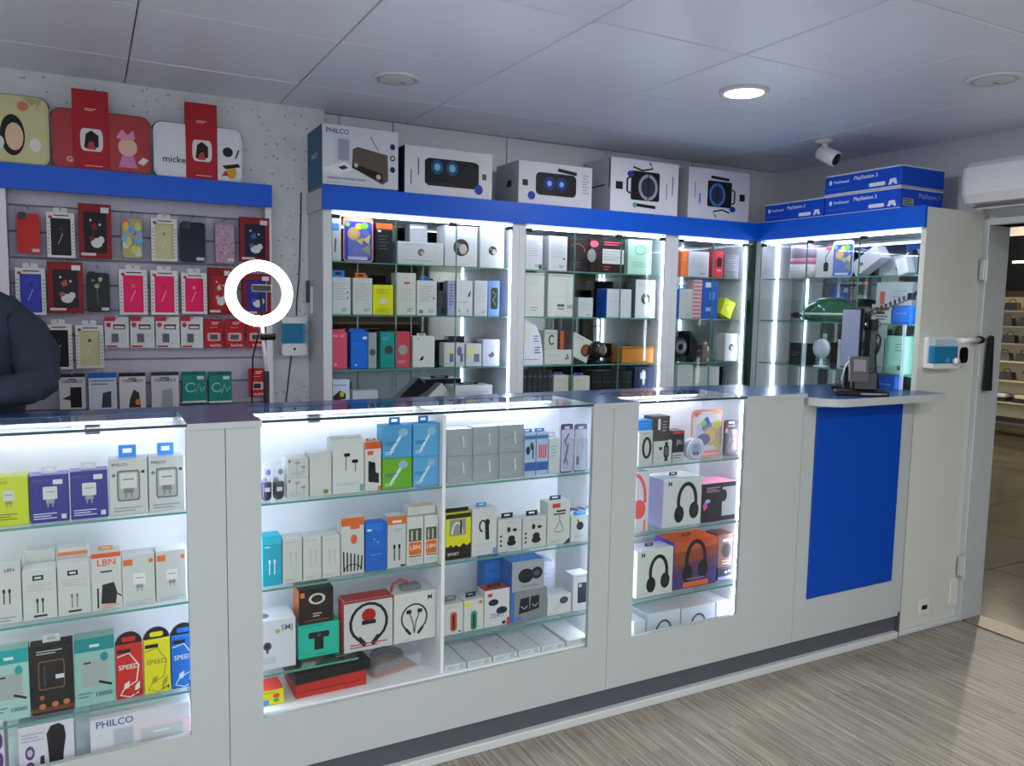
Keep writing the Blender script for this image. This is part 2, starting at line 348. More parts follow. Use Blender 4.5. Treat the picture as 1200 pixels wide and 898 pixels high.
# ================================================================== WALL CABINETS
KF, KB, KT = 3.45, 3.745, 1.953
SZ = (1.735, 1.50, 1.255, 1.01)
HINGE = mat('24262a', .35, metal=.6)
def wall_cabinet(x0, x1, i0, i1, label, panes):
    t = thing('display_cabinet', label, 'cabinet')
    FP = mat('c3c7cc', .35, key='cab_white')
    B().box(x0, i0, KF, KB+.01, 0, KT, FP).build('side_panel', t); B().box(i1, x1, KF, KB+.01, 0, KT, FP).build('side_panel', t)
    B().box(i0, i1, KB, KB+.01, 1.0, KT, MIRROR).build('mirror_back', t)
    B().box(i0, i1, KF+.015, KB, 1.94, KT, FP).build('top_panel', t)
    B().box(i0, i1, KF+.005, KB, .99, 1.008, FP).build('bottom_panel', t)
    n = 2
    for k in range(n):
        a = i0+(i1-i0)*k/n; c = i0+(i1-i0)*(k+1)/n
        d = B().box(a+.002, c-.002, KF, KF+.018, .08, .985, FP, c=.002).build('cupboard_door', t)
        B().box((a+c)/2-.06, (a+c)/2+.06, KF-.02, KF-.008, .93, .94, CHROME, c=.002).box((a+c)/2-.055, (a+c)/2-.045, KF-.01, KF, .93, .94, CHROME).box((a+c)/2+.045, (a+c)/2+.055, KF-.01, KF, .93, .94, CHROME).build('handle', d)
    for z in SZ[:3]: glass_shelf(t, i0+.001, i1-.001, KF+.022, KB-.002, z)
    for k in range(panes):
        a = i0+(i1-i0)*k/panes+.0015; c = i0+(i1-i0)*(k+1)/panes-.0015
        d = B().box(a, c, KF+.001, KF+.006, 1.012, 1.938, GLASS).build('glass_door', t)
        e = B()
        for xx in (a, c-.0012): e.box(xx, xx+.0012, KF+.0005, KF+.0065, 1.012, 1.938, EDGE)
        e.build('polished_edge', d)
        hx = a if k == 0 else c-.035
        B().box(hx, hx+.035, KF-.004, KF+.012, 1.918, 1.936, HINGE, c=.002).build('hinge', d)
    B().box(i1-.007, i1, KF+.012, KF+.019, 1.015, 1.935, LEDM).build('led_strip', t)
    B().box(i0+.01, i1-.012, KF+.010, KF+.016, 1.932, 1.939, LEDM).build('led_strip', t)
    return t
wall_cabinet(.905, 1.868, .943, 1.832, 'lit glass cabinet nearest the pegboard rack, white boxes on four shelves', 3)
wall_cabinet(1.869, 2.815, 1.905, 2.77, 'middle lit glass wall cabinet below the two mirror image speaker cartons', 3)
wall_cabinet(2.816, 3.431, 2.86, 3.372, 'narrow lit glass wall cabinet in the corner', 2)
B().box(3.376, 3.4305, KF-.004, KF-.001, 1.01, 1.951, mat('12372f', .15, key='dark_green_edge')).build('corner_strip', bpy.data.objects['display_cabinet.002'])
fb = thing('fascia_board', 'long royal blue fascia over the back wall cabinets', 'fascia')
B().box(.900, 3.4325, KF-.018, KF, KT-.001, 2.052, BLUE).build('front_board', fb)
B().box(.900, 3.4325, KF, KB+.01, KT+.001, 2.044, mat('c3c7cc', .35, key='cab_white')).build('cabinet_top', fb)
# cabinet on the right, facing left
KX, KXB = 3.434, 3.70
rc = thing('display_cabinet', 'lit glass cabinet beside the doorway, a green shell on its shelf', 'cabinet')
FP = mat('c3c7cc', .35, key='cab_white')
B().box(KX, XR-.02, 2.388, 2.412, 0, 2.045, mat('c9ccc4', .45, var=.03, scale=5, key='end_white')).build('end_panel', rc)
B().box(KX, KXB, 3.415, 3.449, 0, KT, FP).build('side_panel', rc)
B().box(KXB, KXB+.01, 2.412, 3.415, 1.0, KT, MIRROR).build('mirror_back', rc)
B().box(KX+.015, KXB, 2.412, 3.415, 1.94, KT, FP).build('top_panel', rc)
B().box(KX+.005, KXB, 2.412, 3.415, .99, 1.008, FP).build('bottom_panel', rc)
B().box(KX, KX+.018, 2.412, 3.415, 0, .985, FP).build('base_panel', rc)
for z in SZ[:3]:
    s = B().box(KX+.022, KXB-.002, 2.413, 3.414, z-.006, z, SHELFGLASS).build('glass_shelf', rc)
    B().box(KX+.0205, KX+.022, 2.413, 3.414, z-.006, z, EDGE).build('polished_edge', s)
for k in range(3):
    a = 2.413+1.0*k/3+.0015; c = 2.413+1.0*(k+1)/3-.0015
    d = B().box(KX+.001, KX+.006, a, c, 1.012, 1.938, GLASS).build('glass_door', rc)
    B().box(KX+.0005, KX+.0065, a, a+.0012, 1.012, 1.938, EDGE).box(KX+.0005, KX+.0065, c-.0012, c, 1.012, 1.938, EDGE).build('polished_edge', d)
    B().box(KX-.004, KX+.012, c-.035, c, 1.918, 1.936, HINGE, c=.002).build('hinge', d)
B().box(3.57, 3.58, 3.408, 3.415, 1.015, 1.935, LEDM).build('led_strip', rc)
B().box(KX+.012, KX+.024, 2.413, 2.422, 1.015, 1.935, LEDM).build('led_strip', rc)
B().box(KX+.010, KX+.016, 2.425, 3.40, 1.932, 1.939, LEDM).build('led_strip', rc)
fb2 = thing('fascia_board', 'short royal blue fascia over the cabinet beside the doorway', 'fascia')
B().box(KX-.018, KX-.0005, 2.388, 3.4315, KT-.001, 2.052, BLUE).build('front_board', fb2)
B().box(KX, XR-.02, 2.413, 3.76, KT+.001, 2.044, FP).build('cabinet_top', fb2)
struct('baseboard_right', 'white skirting below the cabinet end panel', B().box(3.402, XR-.036, 2.366, 2.387, 0, .022, mat('c6c9c8', .4), c=.003))
# socket and cover on the end panel
so = thing('wall_socket', 'small white socket plate low on the cabinet end panel', 'socket', (3.60, 2.388, .10))
B().box(-.04, .04, -.010, 0, -.03, .05, mat('d3d4d0', .4), c=.003).build('plate', so); B().box(-.02, .02, -.0115, -.010, .0, .022, BLACK).build('opening', so)
cv = tag(B().box(3.80, 3.862, 2.378, 2.388, .08, .22, mat('d3d4d0', .4), c=.003).build('cover_plate'), 'tall narrow white cover plate at the foot of the doorway frame', 'cover plate')
# ================================================================== HANGING RACK
RF, RBK, RP = 3.57, 3.718, 3.655
rk = thing('pegboard_rack', 'white slat wall rack with a blue header full of phone cases', 'rack')
RW = mat('d3d0dc', .5, key='rack_white')
B().box(-.300, .716, RF, RF+.018, 1.958, 2.052, BLUE).build('header_board', rk)
B().box(-.300, .716, RF+.018, RBK, 1.99, 2.048, RW).build('top_panel', rk)
for a, c in ((-.300, -.262), (.690, .716)): B().box(a, c, RF+.018, RBK, 0, 1.99, RW).build('upright', rk)
z = .30
while z < 1.95:
    B().box(-.262, .690, RP, RP+.014, z, min(z+.095, 1.985), mat('a9a6b8', .45, key='slat'), c=.002).build('slat', rk); z += .1005
B().box(-.262, .690, RP+.014, RBK, .2, 1.985, mat('8d8a99', .6)).build('back_panel', rk)
# ================================================================== BEYOND THE DOORWAY
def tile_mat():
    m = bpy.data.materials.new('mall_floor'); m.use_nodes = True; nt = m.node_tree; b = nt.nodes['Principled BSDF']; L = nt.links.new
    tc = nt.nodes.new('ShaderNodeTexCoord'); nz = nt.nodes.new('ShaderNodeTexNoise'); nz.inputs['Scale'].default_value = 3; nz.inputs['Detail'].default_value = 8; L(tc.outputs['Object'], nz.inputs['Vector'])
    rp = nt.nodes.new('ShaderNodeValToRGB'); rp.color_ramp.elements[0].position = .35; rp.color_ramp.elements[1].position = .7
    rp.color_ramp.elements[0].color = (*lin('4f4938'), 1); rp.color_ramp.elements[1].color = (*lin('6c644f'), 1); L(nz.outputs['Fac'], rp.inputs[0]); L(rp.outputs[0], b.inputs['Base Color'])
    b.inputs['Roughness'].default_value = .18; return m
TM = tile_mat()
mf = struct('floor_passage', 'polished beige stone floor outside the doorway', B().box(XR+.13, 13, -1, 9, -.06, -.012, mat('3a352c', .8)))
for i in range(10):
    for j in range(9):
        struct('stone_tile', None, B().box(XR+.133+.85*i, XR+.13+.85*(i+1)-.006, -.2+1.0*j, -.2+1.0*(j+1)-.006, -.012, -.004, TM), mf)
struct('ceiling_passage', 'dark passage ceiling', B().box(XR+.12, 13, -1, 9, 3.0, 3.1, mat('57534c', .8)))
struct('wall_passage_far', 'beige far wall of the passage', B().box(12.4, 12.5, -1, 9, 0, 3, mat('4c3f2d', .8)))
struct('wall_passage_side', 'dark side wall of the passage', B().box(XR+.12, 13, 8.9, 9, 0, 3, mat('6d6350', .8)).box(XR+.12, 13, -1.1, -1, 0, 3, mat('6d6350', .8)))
sf = thing('shop_front', 'black header of the shop across the passage', 'shop front', (10.0, 5.6, 0))
B().box(0, .3, -2.6, 2.6, 1.86, 2.52, mat('0a0909', .6, spec=.1)).build('header', sf)
B().box(0, .3, -2.6, 2.6, 2.52, 3.0, mat('b7aa97', .6)).build('upper_wall', sf)
B().box(-.01, 0, .0, .18, 2.19, 2.215, emis('fff0d0', 6, 'sign_lamp')).build('lamp', sf)
for yy in (-2.6, 2.5): B().box(0, .3, yy, yy+.12, 0, 1.86, mat('171412', .5)).build('pillar', sf)
sr = thing('bag_rack', 'metal rack of brown goods in the shop across the passage', 'rack', (10.6, 5.75, 0))
for yy in (-1.2, -.2, .8): B().cyl((0, yy, 0), (0, yy, 1.75), .02, mat('8b8578', .4), 8).build('post', sr)
for z in (.18, .42, .70, .95, 1.18, 1.40, 1.60): B().box(-.15, .25, -1.3, 1.1, z, z+.02, mat('c8b58c' if z > .3 else '191512', .5)).build('shelf_board', sr)
B().box(.25, .27, -1.3, 1.1, .1, 1.8, mat('cdbb90', .6)).build('back_panel', sr)
cols = ['4d4840', '6b5f4e', '3a332c', '57524a']
proto = None
for r, z in enumerate((.72, .97, 1.20, 1.42, 1.62)):
    for k in range(9):
        nm = thing('handbag', 'small brown handbag on the %s shelf of the rack across the passage' % ('lowest bag', 'second bag', 'middle bag', 'fourth bag', 'highest bag')[r], 'handbag', (10.55, 4.62+.24*k+.05*(r % 2), z), 0, 'handbags on the rack across the passage')
        cm = mat(cols[(k+r) % 4], .5)
        B().prism([(-.085, 0), (.085, 0), (.07, .10), (-.07, .10)], -.04, .06, cm, 'yz').build('bag_body', nm)
        B().tube([(0, -.045, .10), (0, -.03, .14), (0, .03, .14), (0, .045, .10)], .006, cm, 6).build('strap', nm)
for k in range(6):
    nm = thing('tray', 'low dark tray of goods on the bottom shelf across the passage', 'tray', (10.55, 4.70+.36*k, .44), 0, 'trays on the rack across the passage')
    B().box(-.1, .1, -.14, .14, 0, .05, mat('171310', .5), c=.004).build('tray_box', nm); B().box(-.085, .085, -.125, .125, .05, .10, mat(['d8c49a', 'e4dccd', 'b08b52'][k % 3], .5), c=.01).build('goods', nm)
sg = thing('poster', 'yellow and black patterned poster in the shop across the passage', 'poster', (10.86, 5.42, 1.36))
B().box(-.01, 0, -.35, .35, 0, .5, mat('c89a2c', .5), c=.002).build('sheet', sg)
b = B()
for k in range(26):
    cy, cz = random.uniform(-.32, .32), random.uniform(.03, .47); b.prism([(cy+random.uniform(.02, .05)*math.cos(a), cz+random.uniform(.02, .05)*math.sin(a)) for a in [i*1.05 for i in range(6)]], -.0115-.0001*k, -.0105, mat(['15120c', '3a2a10', 'efe2c0'][k % 3], .5), 'yz')
b.build('printed_pattern', sg)
for x, y in ((6.5, 2.6), (9.3, 5.2), (11.3, 5.6)):  # lamps added out of view to light the passage
    t = thing('fill_spot', 'unseen round spot lamp added in the passage ceiling %s' % {6.5: 'nearest the doorway', 9.3: 'before the black header', 11.3: 'above the bag rack'}[x], 'light', (x, y, 3.0))
    B().lathe([(.08, 0), (.08, -.03), (.06, -.03)], mat('c9c5bb', .4), n=20).build('housing', t); B().lathe([(.058, -.028), (0, -.029)], emis('fff0d0', 8, 'spot_on'), n=20).build('bulb', t)
    ld = bpy.data.lights.new('lamp', 'AREA'); ld.shape = 'DISK'; ld.size = .12; ld.energy = 16 if x < 9 else 42; ld.color = (1, .92, .78)
    lo = bpy.data.objects.new('lamp', ld); COL.objects.link(lo); lo.parent = t; lo.location = (0, 0, -.04)
# ================================================================== PRINTED PACKAGING
_txt = {}
def text_mesh(s):
    if s in _txt: return _txt[s]
    cu = bpy.data.curves.new('t', 'FONT'); cu.body = s; cu.resolution_u = 2; cu.offset = .012
    ob = bpy.data.objects.new('t', cu); COL.objects.link(ob)
    me = ob.to_mesh(); vs = [tuple(v.co) for v in me.vertices]; fs = [tuple(p.vertices) for p in me.polygons]; ob.to_mesh_clear()
    bpy.data.objects.remove(ob); bpy.data.curves.remove(cu)
    x0 = min(v[0] for v in vs); x1 = max(v[0] for v in vs); y0 = min(v[1] for v in vs)
    _txt[s] = ([((v[0]-x0)/(x1-x0), (v[1]-y0)/(x1-x0)) for v in vs], fs); return _txt[s]
def ell(cx, cy, rx, ry, n=20): return [(cx+rx*math.cos(2*math.pi*i/n), cy+ry*math.sin(2*math.pi*i/n)) for i in range(n)]
def arc(cx, cy, rx, ry, a0, a1, n=14): return [(cx+rx*math.cos(math.radians(a0+(a1-a0)*i/n)), cy+ry*math.sin(math.radians(a0+(a1-a0)*i/n))) for i in range(n+1)]
def paper(c):
    # packaging board: plain white board is a little grey
    k = [int(c[i:i+2], 16)/255 for i in (0, 2, 4)]
    if min(k) > .78 and max(k)-min(k) < .095: k = [x*.92 for x in k]
    return mat(tuple(k), .5, var=.03, scale=40, key=('paper', c), spec=.2)
def draw(name, parent, ops, O, U, V, N, W, H):
    """flat print: ops in face fractions; icons ('i', prims, cx, cy, size) in units of the short side"""
    b = B(); O, U, V, N = map(Vector, (O, U, V, N)); k = [0]
    def P(pt, off): return O+U*pt[0]+V*pt[1]+N*off
    def poly(pts, col):
        off = .0005+.00007*k[0]; k[0] += 1
        b.add([P(p, off) for p in pts], [tuple(range(len(pts)))], paper(col))
    def stroke(pts, w_, col):
        off = .0005+.00007*k[0]; k[0] += 1; L_, R_ = [], []
        for i, p in enumerate(pts):
            a = pts[max(0, i-1)]; c = pts[min(len(pts)-1, i+1)]; dx, dy = c[0]-a[0], c[1]-a[1]; l = math.hypot(dx, dy) or 1
            nx, ny = -dy/l*w_/2, dx/l*w_/2; L_.append((p[0]+nx, p[1]+ny)); R_.append((p[0]-nx, p[1]-ny))
        n = len(pts); vs = [P(p, off) for p in L_+R_]
        b.add(vs, [(i, n+i, n+i+1, i+1) for i in range(n-1)], paper(col))
    def run(op, f, s):
        q = op[0]
        if q == 'r': poly([f(op[1], op[2]), f(op[3], op[2]), f(op[3], op[4]), f(op[1], op[4])], op[5])
        elif q == 'p': poly([f(*p) for p in op[1]], op[2])
        elif q == 'e': poly([f(*p) for p in ell(*op[1:5])], op[5])
        elif q == 'l': stroke([f(*p) for p in op[1]], op[2]*s, op[3])
        elif q == 'rr': poly([f(*p) for p in rrect(op[1], op[3], op[2], op[4], op[5])], op[6])
    m_ = min(W, H)
    for op in ops:
        if op[0] == 'i':
            _, prims, cx, cy, sz = op
            for p in prims: run(p, lambda x, y: (cx*W+x*sz*m_, cy*H+y*sz*m_), sz*m_)
        elif op[0] == 't':
            _, s, x, y, wd, col = op; vs, fs = text_mesh(s); off = .0005+.00007*k[0]; k[0] += 1
            b.add([P((x*W+p[0]*wd*W, y*H+p[1]*wd*W), off) for p in vs], fs, paper(col))
        elif op[0] == 'n':      # n rows of small print: ('n', x, y_top, width, rows, pitch, colour)
            for r in range(op[4]): run(('r', op[1], op[2]-r*op[5]-op[5]*.4, op[1]+op[3]*(1-.25*(r % 2)), op[2]-r*op[5], op[6]), lambda x, y: (x*W, y*H), W)
        else: run(op, lambda x, y: (x*W, y*H), W)
    return b.build(name, parent)
# ---- pictograms
K_ = '15161a'
def hp(c=K_, c2='2b2d33'): return [('l', arc(0, .05, .27, .42, 200, -20), .10, c), ('e', -.24, -.26, .15, .21, c), ('e', .22, -.2, .15, .21, c), ('e', .22, -.2, .08, .13, c2)]
def thinhp(c='50545c'): return [('l', arc(0, 0, .34, .42, 185, -5), .09, c), ('e', -.3, -.3, .16, .14, c), ('e', .3, -.3, .16, .14, c)]
def plug(c='e0e0e0', d='8d93a0'): return [('rr', -.3, -.12, .3, .5, .05, c), ('rr', -.18, -.32, .18, -.12, .02, d), ('r', -.13, -.5, -.07, -.32, d), ('r', .07, -.5, .13, -.32, d), ('r', -.2, .22, .2, .27, d)]
def ears(c=K_): return [('rr', -.36, .28, -.05, .46, .06, c), ('l', [(-.25, .3), (-.27, -.42)], .035, c), ('rr', .04, -.06, .36, .12, .06, c), ('l', [(.22, -.05), (.22, -.5)], .035, c)]
def buds(c=K_): return [('e', -.14, .34, .1, .14, c), ('e', .2, .3, .13, .08, c), ('e', .02, -.14, .2, .17, c), ('e', .02, -.34, .26, .16, c)]
def cables(c=K_): return [('l', [(-.16, .3), (-.16, -.5)], .07, c), ('r', -.23, .25, -.09, .5, c), ('l', [(.16, .3), (.16, -.5)], .07, c), ('r', .09, .25, .23, .5, c)]
def neck(c=K_): return [('l', arc(0, .05, .42, .44, 230, -50), .05, c), ('l', [(-.28, -.28), (-.12, -.48)], .09, c), ('l', [(.28, -.28), (.12, -.48)], .09, c), ('l', [(-.18, .25), (-.05, -.1), (.0, -.45)], .03, c), ('l', [(.18, .25), (.05, -.1), (.0, -.45)], .03, c), ('r', -.26, .2, -.1, .32, c), ('r', .1, .2, .26, .32, c)]
def neckband(c=K_, c2='a3161c'): return [('l', arc(0, .02, .44, .46, 235, -55), .07, c), ('l', [(-.25, -.32), (-.08, -.52)], .11, c), ('l', [(.25, -.32), (.08, -.52)], .11, c), ('e', 0, .2, .17, .16, c2), ('r', -.17, -.02, .17, .08, c)]
def phone(c=K_, l='3b3f46'): return [('rr', -.25, -.5, .25, .5, .06, c), ('rr', -.2, .28, -.02, .45, .04, l), ('e', -.11, .37, .04, .04, 'b9bcc2')]
def watch(c=K_): return [('l', [(0, .5), (0, -.5)], .2, c), ('rr', -.17, -.3, .17, .32, .1, c), ('rr', -.1, -.2, .1, .22, .05, '5d6a5d')]
def earpiece(c=K_): return [('l', arc(-.12, .15, .16, .25, 40, 270), .08, c), ('l', [(.08, .3), (.12, -.5)], .2, c), ('e', .1, .3, .13, .16, c)]
def loop(c=K_): return [('l', [(.0, .5), (.02, .1), (-.2, -.25), (-.28, -.4), (0, -.48), (.28, -.4), (.2, -.25), (.05, .1)], .035, c), ('r', -.35, .44, .35, .52, c)]
def ring_lamp(): return [('e', 0, .15, .32, .22, 'd9d9d6'), ('e', 0, .15, .22, .15, K_), ('e', 0, .15, .1, .11, '3a2a22')]
def webcam(c=K_): return [('rr', -.5, .12, .5, .42, .1, c), ('rr', -.22, -.45, .22, .14, .05, c), ('e', .0, .27, .1, .1, '4a4d55')]
def speaker(c=K_): return [('rr', -.6, -.28, .6, .28, .12, c), ('e', -.2, .02, .17, .17, '17306e'), ('e', -.2, .02, .07, .07, '7fa2e8'), ('e', .16, .02, .17, .17, '17306e'), ('e', .16, .02, .07, .07, '7fa2e8')]
def boombox(light='7d8aa0'): return [('rr', -.4, -.3, .4, .34, .05, c_) for c_ in (K_,)]+[('e', .08, .0, .27, .29, light), ('e', .08, 0, .2, .22, '2a3348'), ('l', [(.08, -.27), (.08, .29)], .03, K_), ('l', [(-.35, .42), (-.1, .36), (.2, .42), (.1, .55)], .04, K_), ('l', [(-.3, -.4), (.3, -.43)], .07, K_), ('l', [(-.41, .2), (-.5, .15), (-.5, -.12), (-.41, -.16)], .05, K_)]
def radio(): return [('p', [(-.42, .3), (-.3, .36), (.42, .24), (.44, -.35), (.3, -.45), (-.44, -.12)], '5a5048'), ('p', [(-.43, -.02), (.3, -.2), (.3, -.4), (-.43, -.13)], '1c1917'), ('l', [(.0, .62), (.2, .32)], .02, '77726c'), ('e', -.34, -.06, .05, .05, 'b9b2a6'), ('e', .2, -.28, .06, .06, 'b9b2a6')]
def camico(c='55585f'): return [('e', 0, .1, .22, .24, c), ('e', 0, .1, .1, .11, K_), ('r', -.06, -.3, .06, -.1, c)]
def pbank(c='9fa8a6'): return [('rr', -.36, -.42, .36, .42, .05, c), ('r', -.3, .3, -.1, .36, '30363a'), ('l', [(.1, -.3), (.45, -.45)], .08, K_)]
def lens(): return [('l', [(-.3, -.25), (.25, .2)], .28, 'bfc2c6'), ('e', .2, .15, .22, .16, '2e3035'), ('e', .2, .15, .13, .09, '4b4f57')]
def pill(c): return [('rr', -.18, -.5, .18, .5, .17, c), ('r', -.05, -.4, .05, .35, K_)]
def flower(): return [('e', 0, 0, .3, .3, 'e5a83a'), ('e', 0, 0, .22, .22, 'f3c557'), ('e', .25, .35, .18, .14, 'e8d23a'), ('e', -.3, .42, .12, .1, '79c043'), ('p', [(.1, -.3), (.45, -.15), (.4, -.5)], 'e1c63a')]
def chip(): return [('rr', -.2, -.35, .2, .3, .03, '20242c'), ('r', -.12, .0, .12, .2, '3f6f9a')]
# ---- carton
def hang_tab(parent, W, H, D, col, wd=.4, h=.016, pos=.5):
    a = W*pos-W*wd/2-W/2; c = a+W*wd; b = B(); m = paper(col); y = D*.5; s = (c-a)*.24; t_ = .0008
    b.box(a, a+s, y-t_, y+t_, H, H+h, m).box(c-s, c, y-t_, y+t_, H, H+h, m).box(a+s, c-s, y-t_, y+t_, H, H+h*.35, m).box(a+s, c-s, y-t_, y+t_, H+h*.72, H+h, m)
    b.build('hang_tab', parent)
def carton(name, label, cat, loc, W, H, D, col, ops=(), tab=None, side=None, top=None, sideops=(), topops=(), rz=0, roll=0, group=None, body='carton', header=None):
    W = max(W, .006); H = max(H, .006)
    t = thing(name, label, cat, loc, rz, group)
    if roll:
        a = math.radians(roll); low = min(x*-math.sin(a)+z*math.cos(a) for x in (-W/2, W/2) for z in (0, H))
        t.rotation_euler = (0, a, rz); t.location.z -= low
    m = paper(col); c = min(.0015, W*.05)
    B().box(-W/2, W/2, 0, D, 0, H, m, c=c, mside=paper(side) if side else m, mtop=paper(top) if top else m).build(body, t)
    if ops: draw('front_print', t, ops, (-W/2, 0, 0), (1, 0, 0), (0, 0, 1), (0, -1, 0), W, H)
    if sideops: draw('side_print', t, sideops, (-W/2, D, 0), (0, -1, 0), (0, 0, 1), (-1, 0, 0), D, H)
    if topops: draw('top_print', t, topops, (-W/2, 0, H), (1, 0, 0), (0, 1, 0), (0, 0, 1), W, D)
    if tab: hang_tab(t, W, H, D, *tab)
    if header: B().box(-W/2, W/2, D*.5-.0008, D*.5+.0008, H, H+header[1], paper(header[0])).build('header_card', t)
    t['H'] = H; return t
BOUNDS = ((-1.14, .2755), (.3915, 1.025), (1.039, 1.6485), (1.7625, 2.3895))
YP = [2.425]; ZB = [.948]; FACE = ['y']
def fit(uL, uR, vT, dy=0, z=None, vB=None):
    z = (ZB[0] if z is None else z)+.0006
    if FACE[0] == 'y':
        Y = YP[0]+dy; x = onY((uL+uR)/2, vT, Y).x; vb = proj((x, Y, z))[1]; vm = (vT+vb)/2
        a, c = onY(uL, vm, Y).x, onY(uR, vm, Y).x
        for q0, q1 in BOUNDS:
            if Y < 2.7 and q0-.03 < (a+c)/2 < q1+.03: a = max(a, q0+.0005); c = min(c, q1-.0005)
        top = onY((uL+uR)/2, vT, Y).z
        return ((a+c)/2, Y, z), c-a-.0016, top-z, 0
    X = YP[0]+dy; y = onX((uL+uR)/2, vT, X).y; vb = proj((X, y, z))[1]; vm = (vT+vb)/2
    a, c = min(onX(uL, vm, X).y, 3.412), max(onX(uR, vm, X).y, 2.416 if X < 3.7 and z < 2 else -9); top = onX((uL+uR)/2, vT, X).z
    return (X, (a+c)/2, z), a-c-.0016, top-z, -math.pi/2
def K(uL, uR, vT, D, col, name, label, cat='box', ops=(), dy=0, z=None, **kw):
    loc, W, H, rz = fit(uL, uR, vT, dy, z)
    t = carton(name, label, cat, loc, W, H, D, col, ops, rz=rz, **kw)
    t['ztop'] = loc[2]+H; return t
def shelf(z, y, face='y'): ZB[0] = z; YP[0] = y; FACE[0] = face
W_ = 'd6d8d8'; W2 = 'c6c9c9'; GR = '8f949c'
SM = ('n', .1, .3, .75, 4, .05, 'b3b6bb')
# ------------------------------------------------------------------ counter section 1
shelf(.948, 2.425)
chg = lambda bg: [('t', 'PHILCO', .08, .86, .42, '4a5a8a' if bg else '3a3c42'), ('n', .08, .2, .6, 3, .05, 'c9cbe8' if bg else 'a9acb2'), ('r', .8, .06, .93, .16, 'd9dbe8')]
K(-14, 34, 559, .06, 'c3cf22', 'charger_box', 'lime yellow wall charger box at the left edge of the top counter shelf', ops=[('i', plug('d9dcd6', '8f9450'), .5, .55, .5), ('n', .1, .25, .6, 3, .05, '6d7420'), ('t', 'PHILCO', .08, .86, .4, '6d7420')])
K(34.5, 81, 557, .06, '2a2a86', 'charger_box', 'deep purple wall charger box standing beside the lime yellow one', ops=[('i', plug(), .52, .54, .62)]+chg(1)+[('r', .6, .8, .85, .9, 'e6e6f0')], tab=('e6e6ee', .42, .018), top='7c74c4')
K(82, 127, 552, .06, '2a2a86', 'charger_box', 'deep purple wall charger box touching the white twin charger boxes', ops=[('i', plug(), .5, .54, .62)]+chg(1)+[('r', .62, .82, .86, .92, 'e6e6f0')], tab=('e6e6ee', .42, .018), top='7c74c4')
for a, c, v, dsc in ((127.5, 173.5, 538, 'left'), (174, 217, 535, 'right')):
    K(a, c, v, .06, W2, 'charger_box', 'white boxed charger with blue hang tab, %s one of the pair' % dsc, ops=[('rr', .2, .25, .8, .8, .06, '6b6e72'), ('rr', .24, .28, .76, .77, .05, 'a6a8a8'), ('i', plug('e2e3e2', '777a80'), .5, .53, .72), ('e', .88, .76, .05, .03, '3a3d45'), ('e', .12, .72, .05, .03, '3f7fae'), ('n', .1, .14, .75, 2, .05, GR), ('t', 'PHILCO', .08, .88, .4, '3a3c42')], tab=('1e8de8', .46, .035), top='cfd4f0')
shelf(.682, 2.425)
K(-14, 25.5, 660, .06, W2, 'cable_box', 'white cable box with two black plugs at the left edge of the second shelf', ops=[('t', 'LBN', .5, .85, .3, '26282c'), ('i', cables(), .55, .45, .55), ('n', .2, .12, .6, 2, .05, GR)])
for a, c, v, d in ((26, 67, 667, 'left'), (67.5, 106.5, 661, 'right')):
    K(a, c, v, .06, W2, 'cable_box', 'pale cable box with a small black label and printed connectors, %s of two' % d, ops=[('r', .3, .78, .62, .88, '17181b'), ('r', .36, .81, .56, .85, 'e0e0e0'), ('n', .12, .7, .75, 3, .05, 'b3b6bb'), ('i', cables('17181b' if d == 'left' else '6d7076'), .5, .28, .5), ('r', .3, .06, .7, .1, '26282c')], top='e3e4e2')
K(29, 66, 644, .05, 'd9dad6', 'small_carton', 'plain pale carton standing behind the left labelled cable box', dy=.075, topops=[('r', .1, .1, .9, .16, 'bfc1bf')], ops=[('l', [(0, .75), (1, .75)], .01, 'b2b4b0')])
t = K(68, 104, 642, .05, 'e6e0dc', 'small_carton', 'white carton with orange rim behind the right labelled cable box', dy=.075, ops=[('r', 0, .88, 1, .94, 'e07a50'), ('e', .5, .7, .35, .1, 'c4c6ca')])
K(107, 142.5, 648, .06, W2, 'adapter_box', 'white box with orange lettering and a black power adapter print', ops=[('r', 0, .92, 1, 1, 'd8552a'), ('t', 'LBN', .2, .78, .62, 'd8552a'), ('p', [(.3, .12), (.35, .45), (.75, .48), (.85, .3), (.8, .1)], '111215'), ('l', [(.2, .4), (.2, .05)], .06, K_), ('l', [(.78, .3), (1, .22)], .05, K_), ('r', .3, .66, .7, .69, '35373d'), ('n', .3, .09, .6, 2, .04, 'd0763f')], tab=('e08a5c', .5, .012))
for a, c, v, d in ((143, 182, 650, 'left'), (182.5, 219, 645, 'right')):
    K(a, c, v, .06, W2, 'charger_box', 'white charger box with an orange corner badge and plug print, %s twin' % d, ops=[('r', .04, .8, .32, .92, 'd8681f'), ('e', .88, .86, .07, .045, 'd8681f'), ('i', plug('f2f2f0', '8a8d92'), .52, .46, .62), ('n', .1, .1, .8, 2, .045, 'b3b6bb')], side='e9d9cf')
shelf(.413, 2.425)
def pb(d, base): return [('r', 0, .8, 1, 1, base), ('i', pbank(), .5, .48, .92), ('e', .74, .7, .1, .065, base), ('t', '10000', .52, .12, .4, '26403e'), ('n', .06, .2, .35, 2, .05, '5b7f7c'), ('r', .38, .86, .62, .9, 'e9efee')]
K(-13, 35, 762, .05, '9fc4bf', 'power_bank_box', 'teal topped power bank box cut by the left edge of the photo', ops=pb(0, '17a0a0'), side='2f9a98')
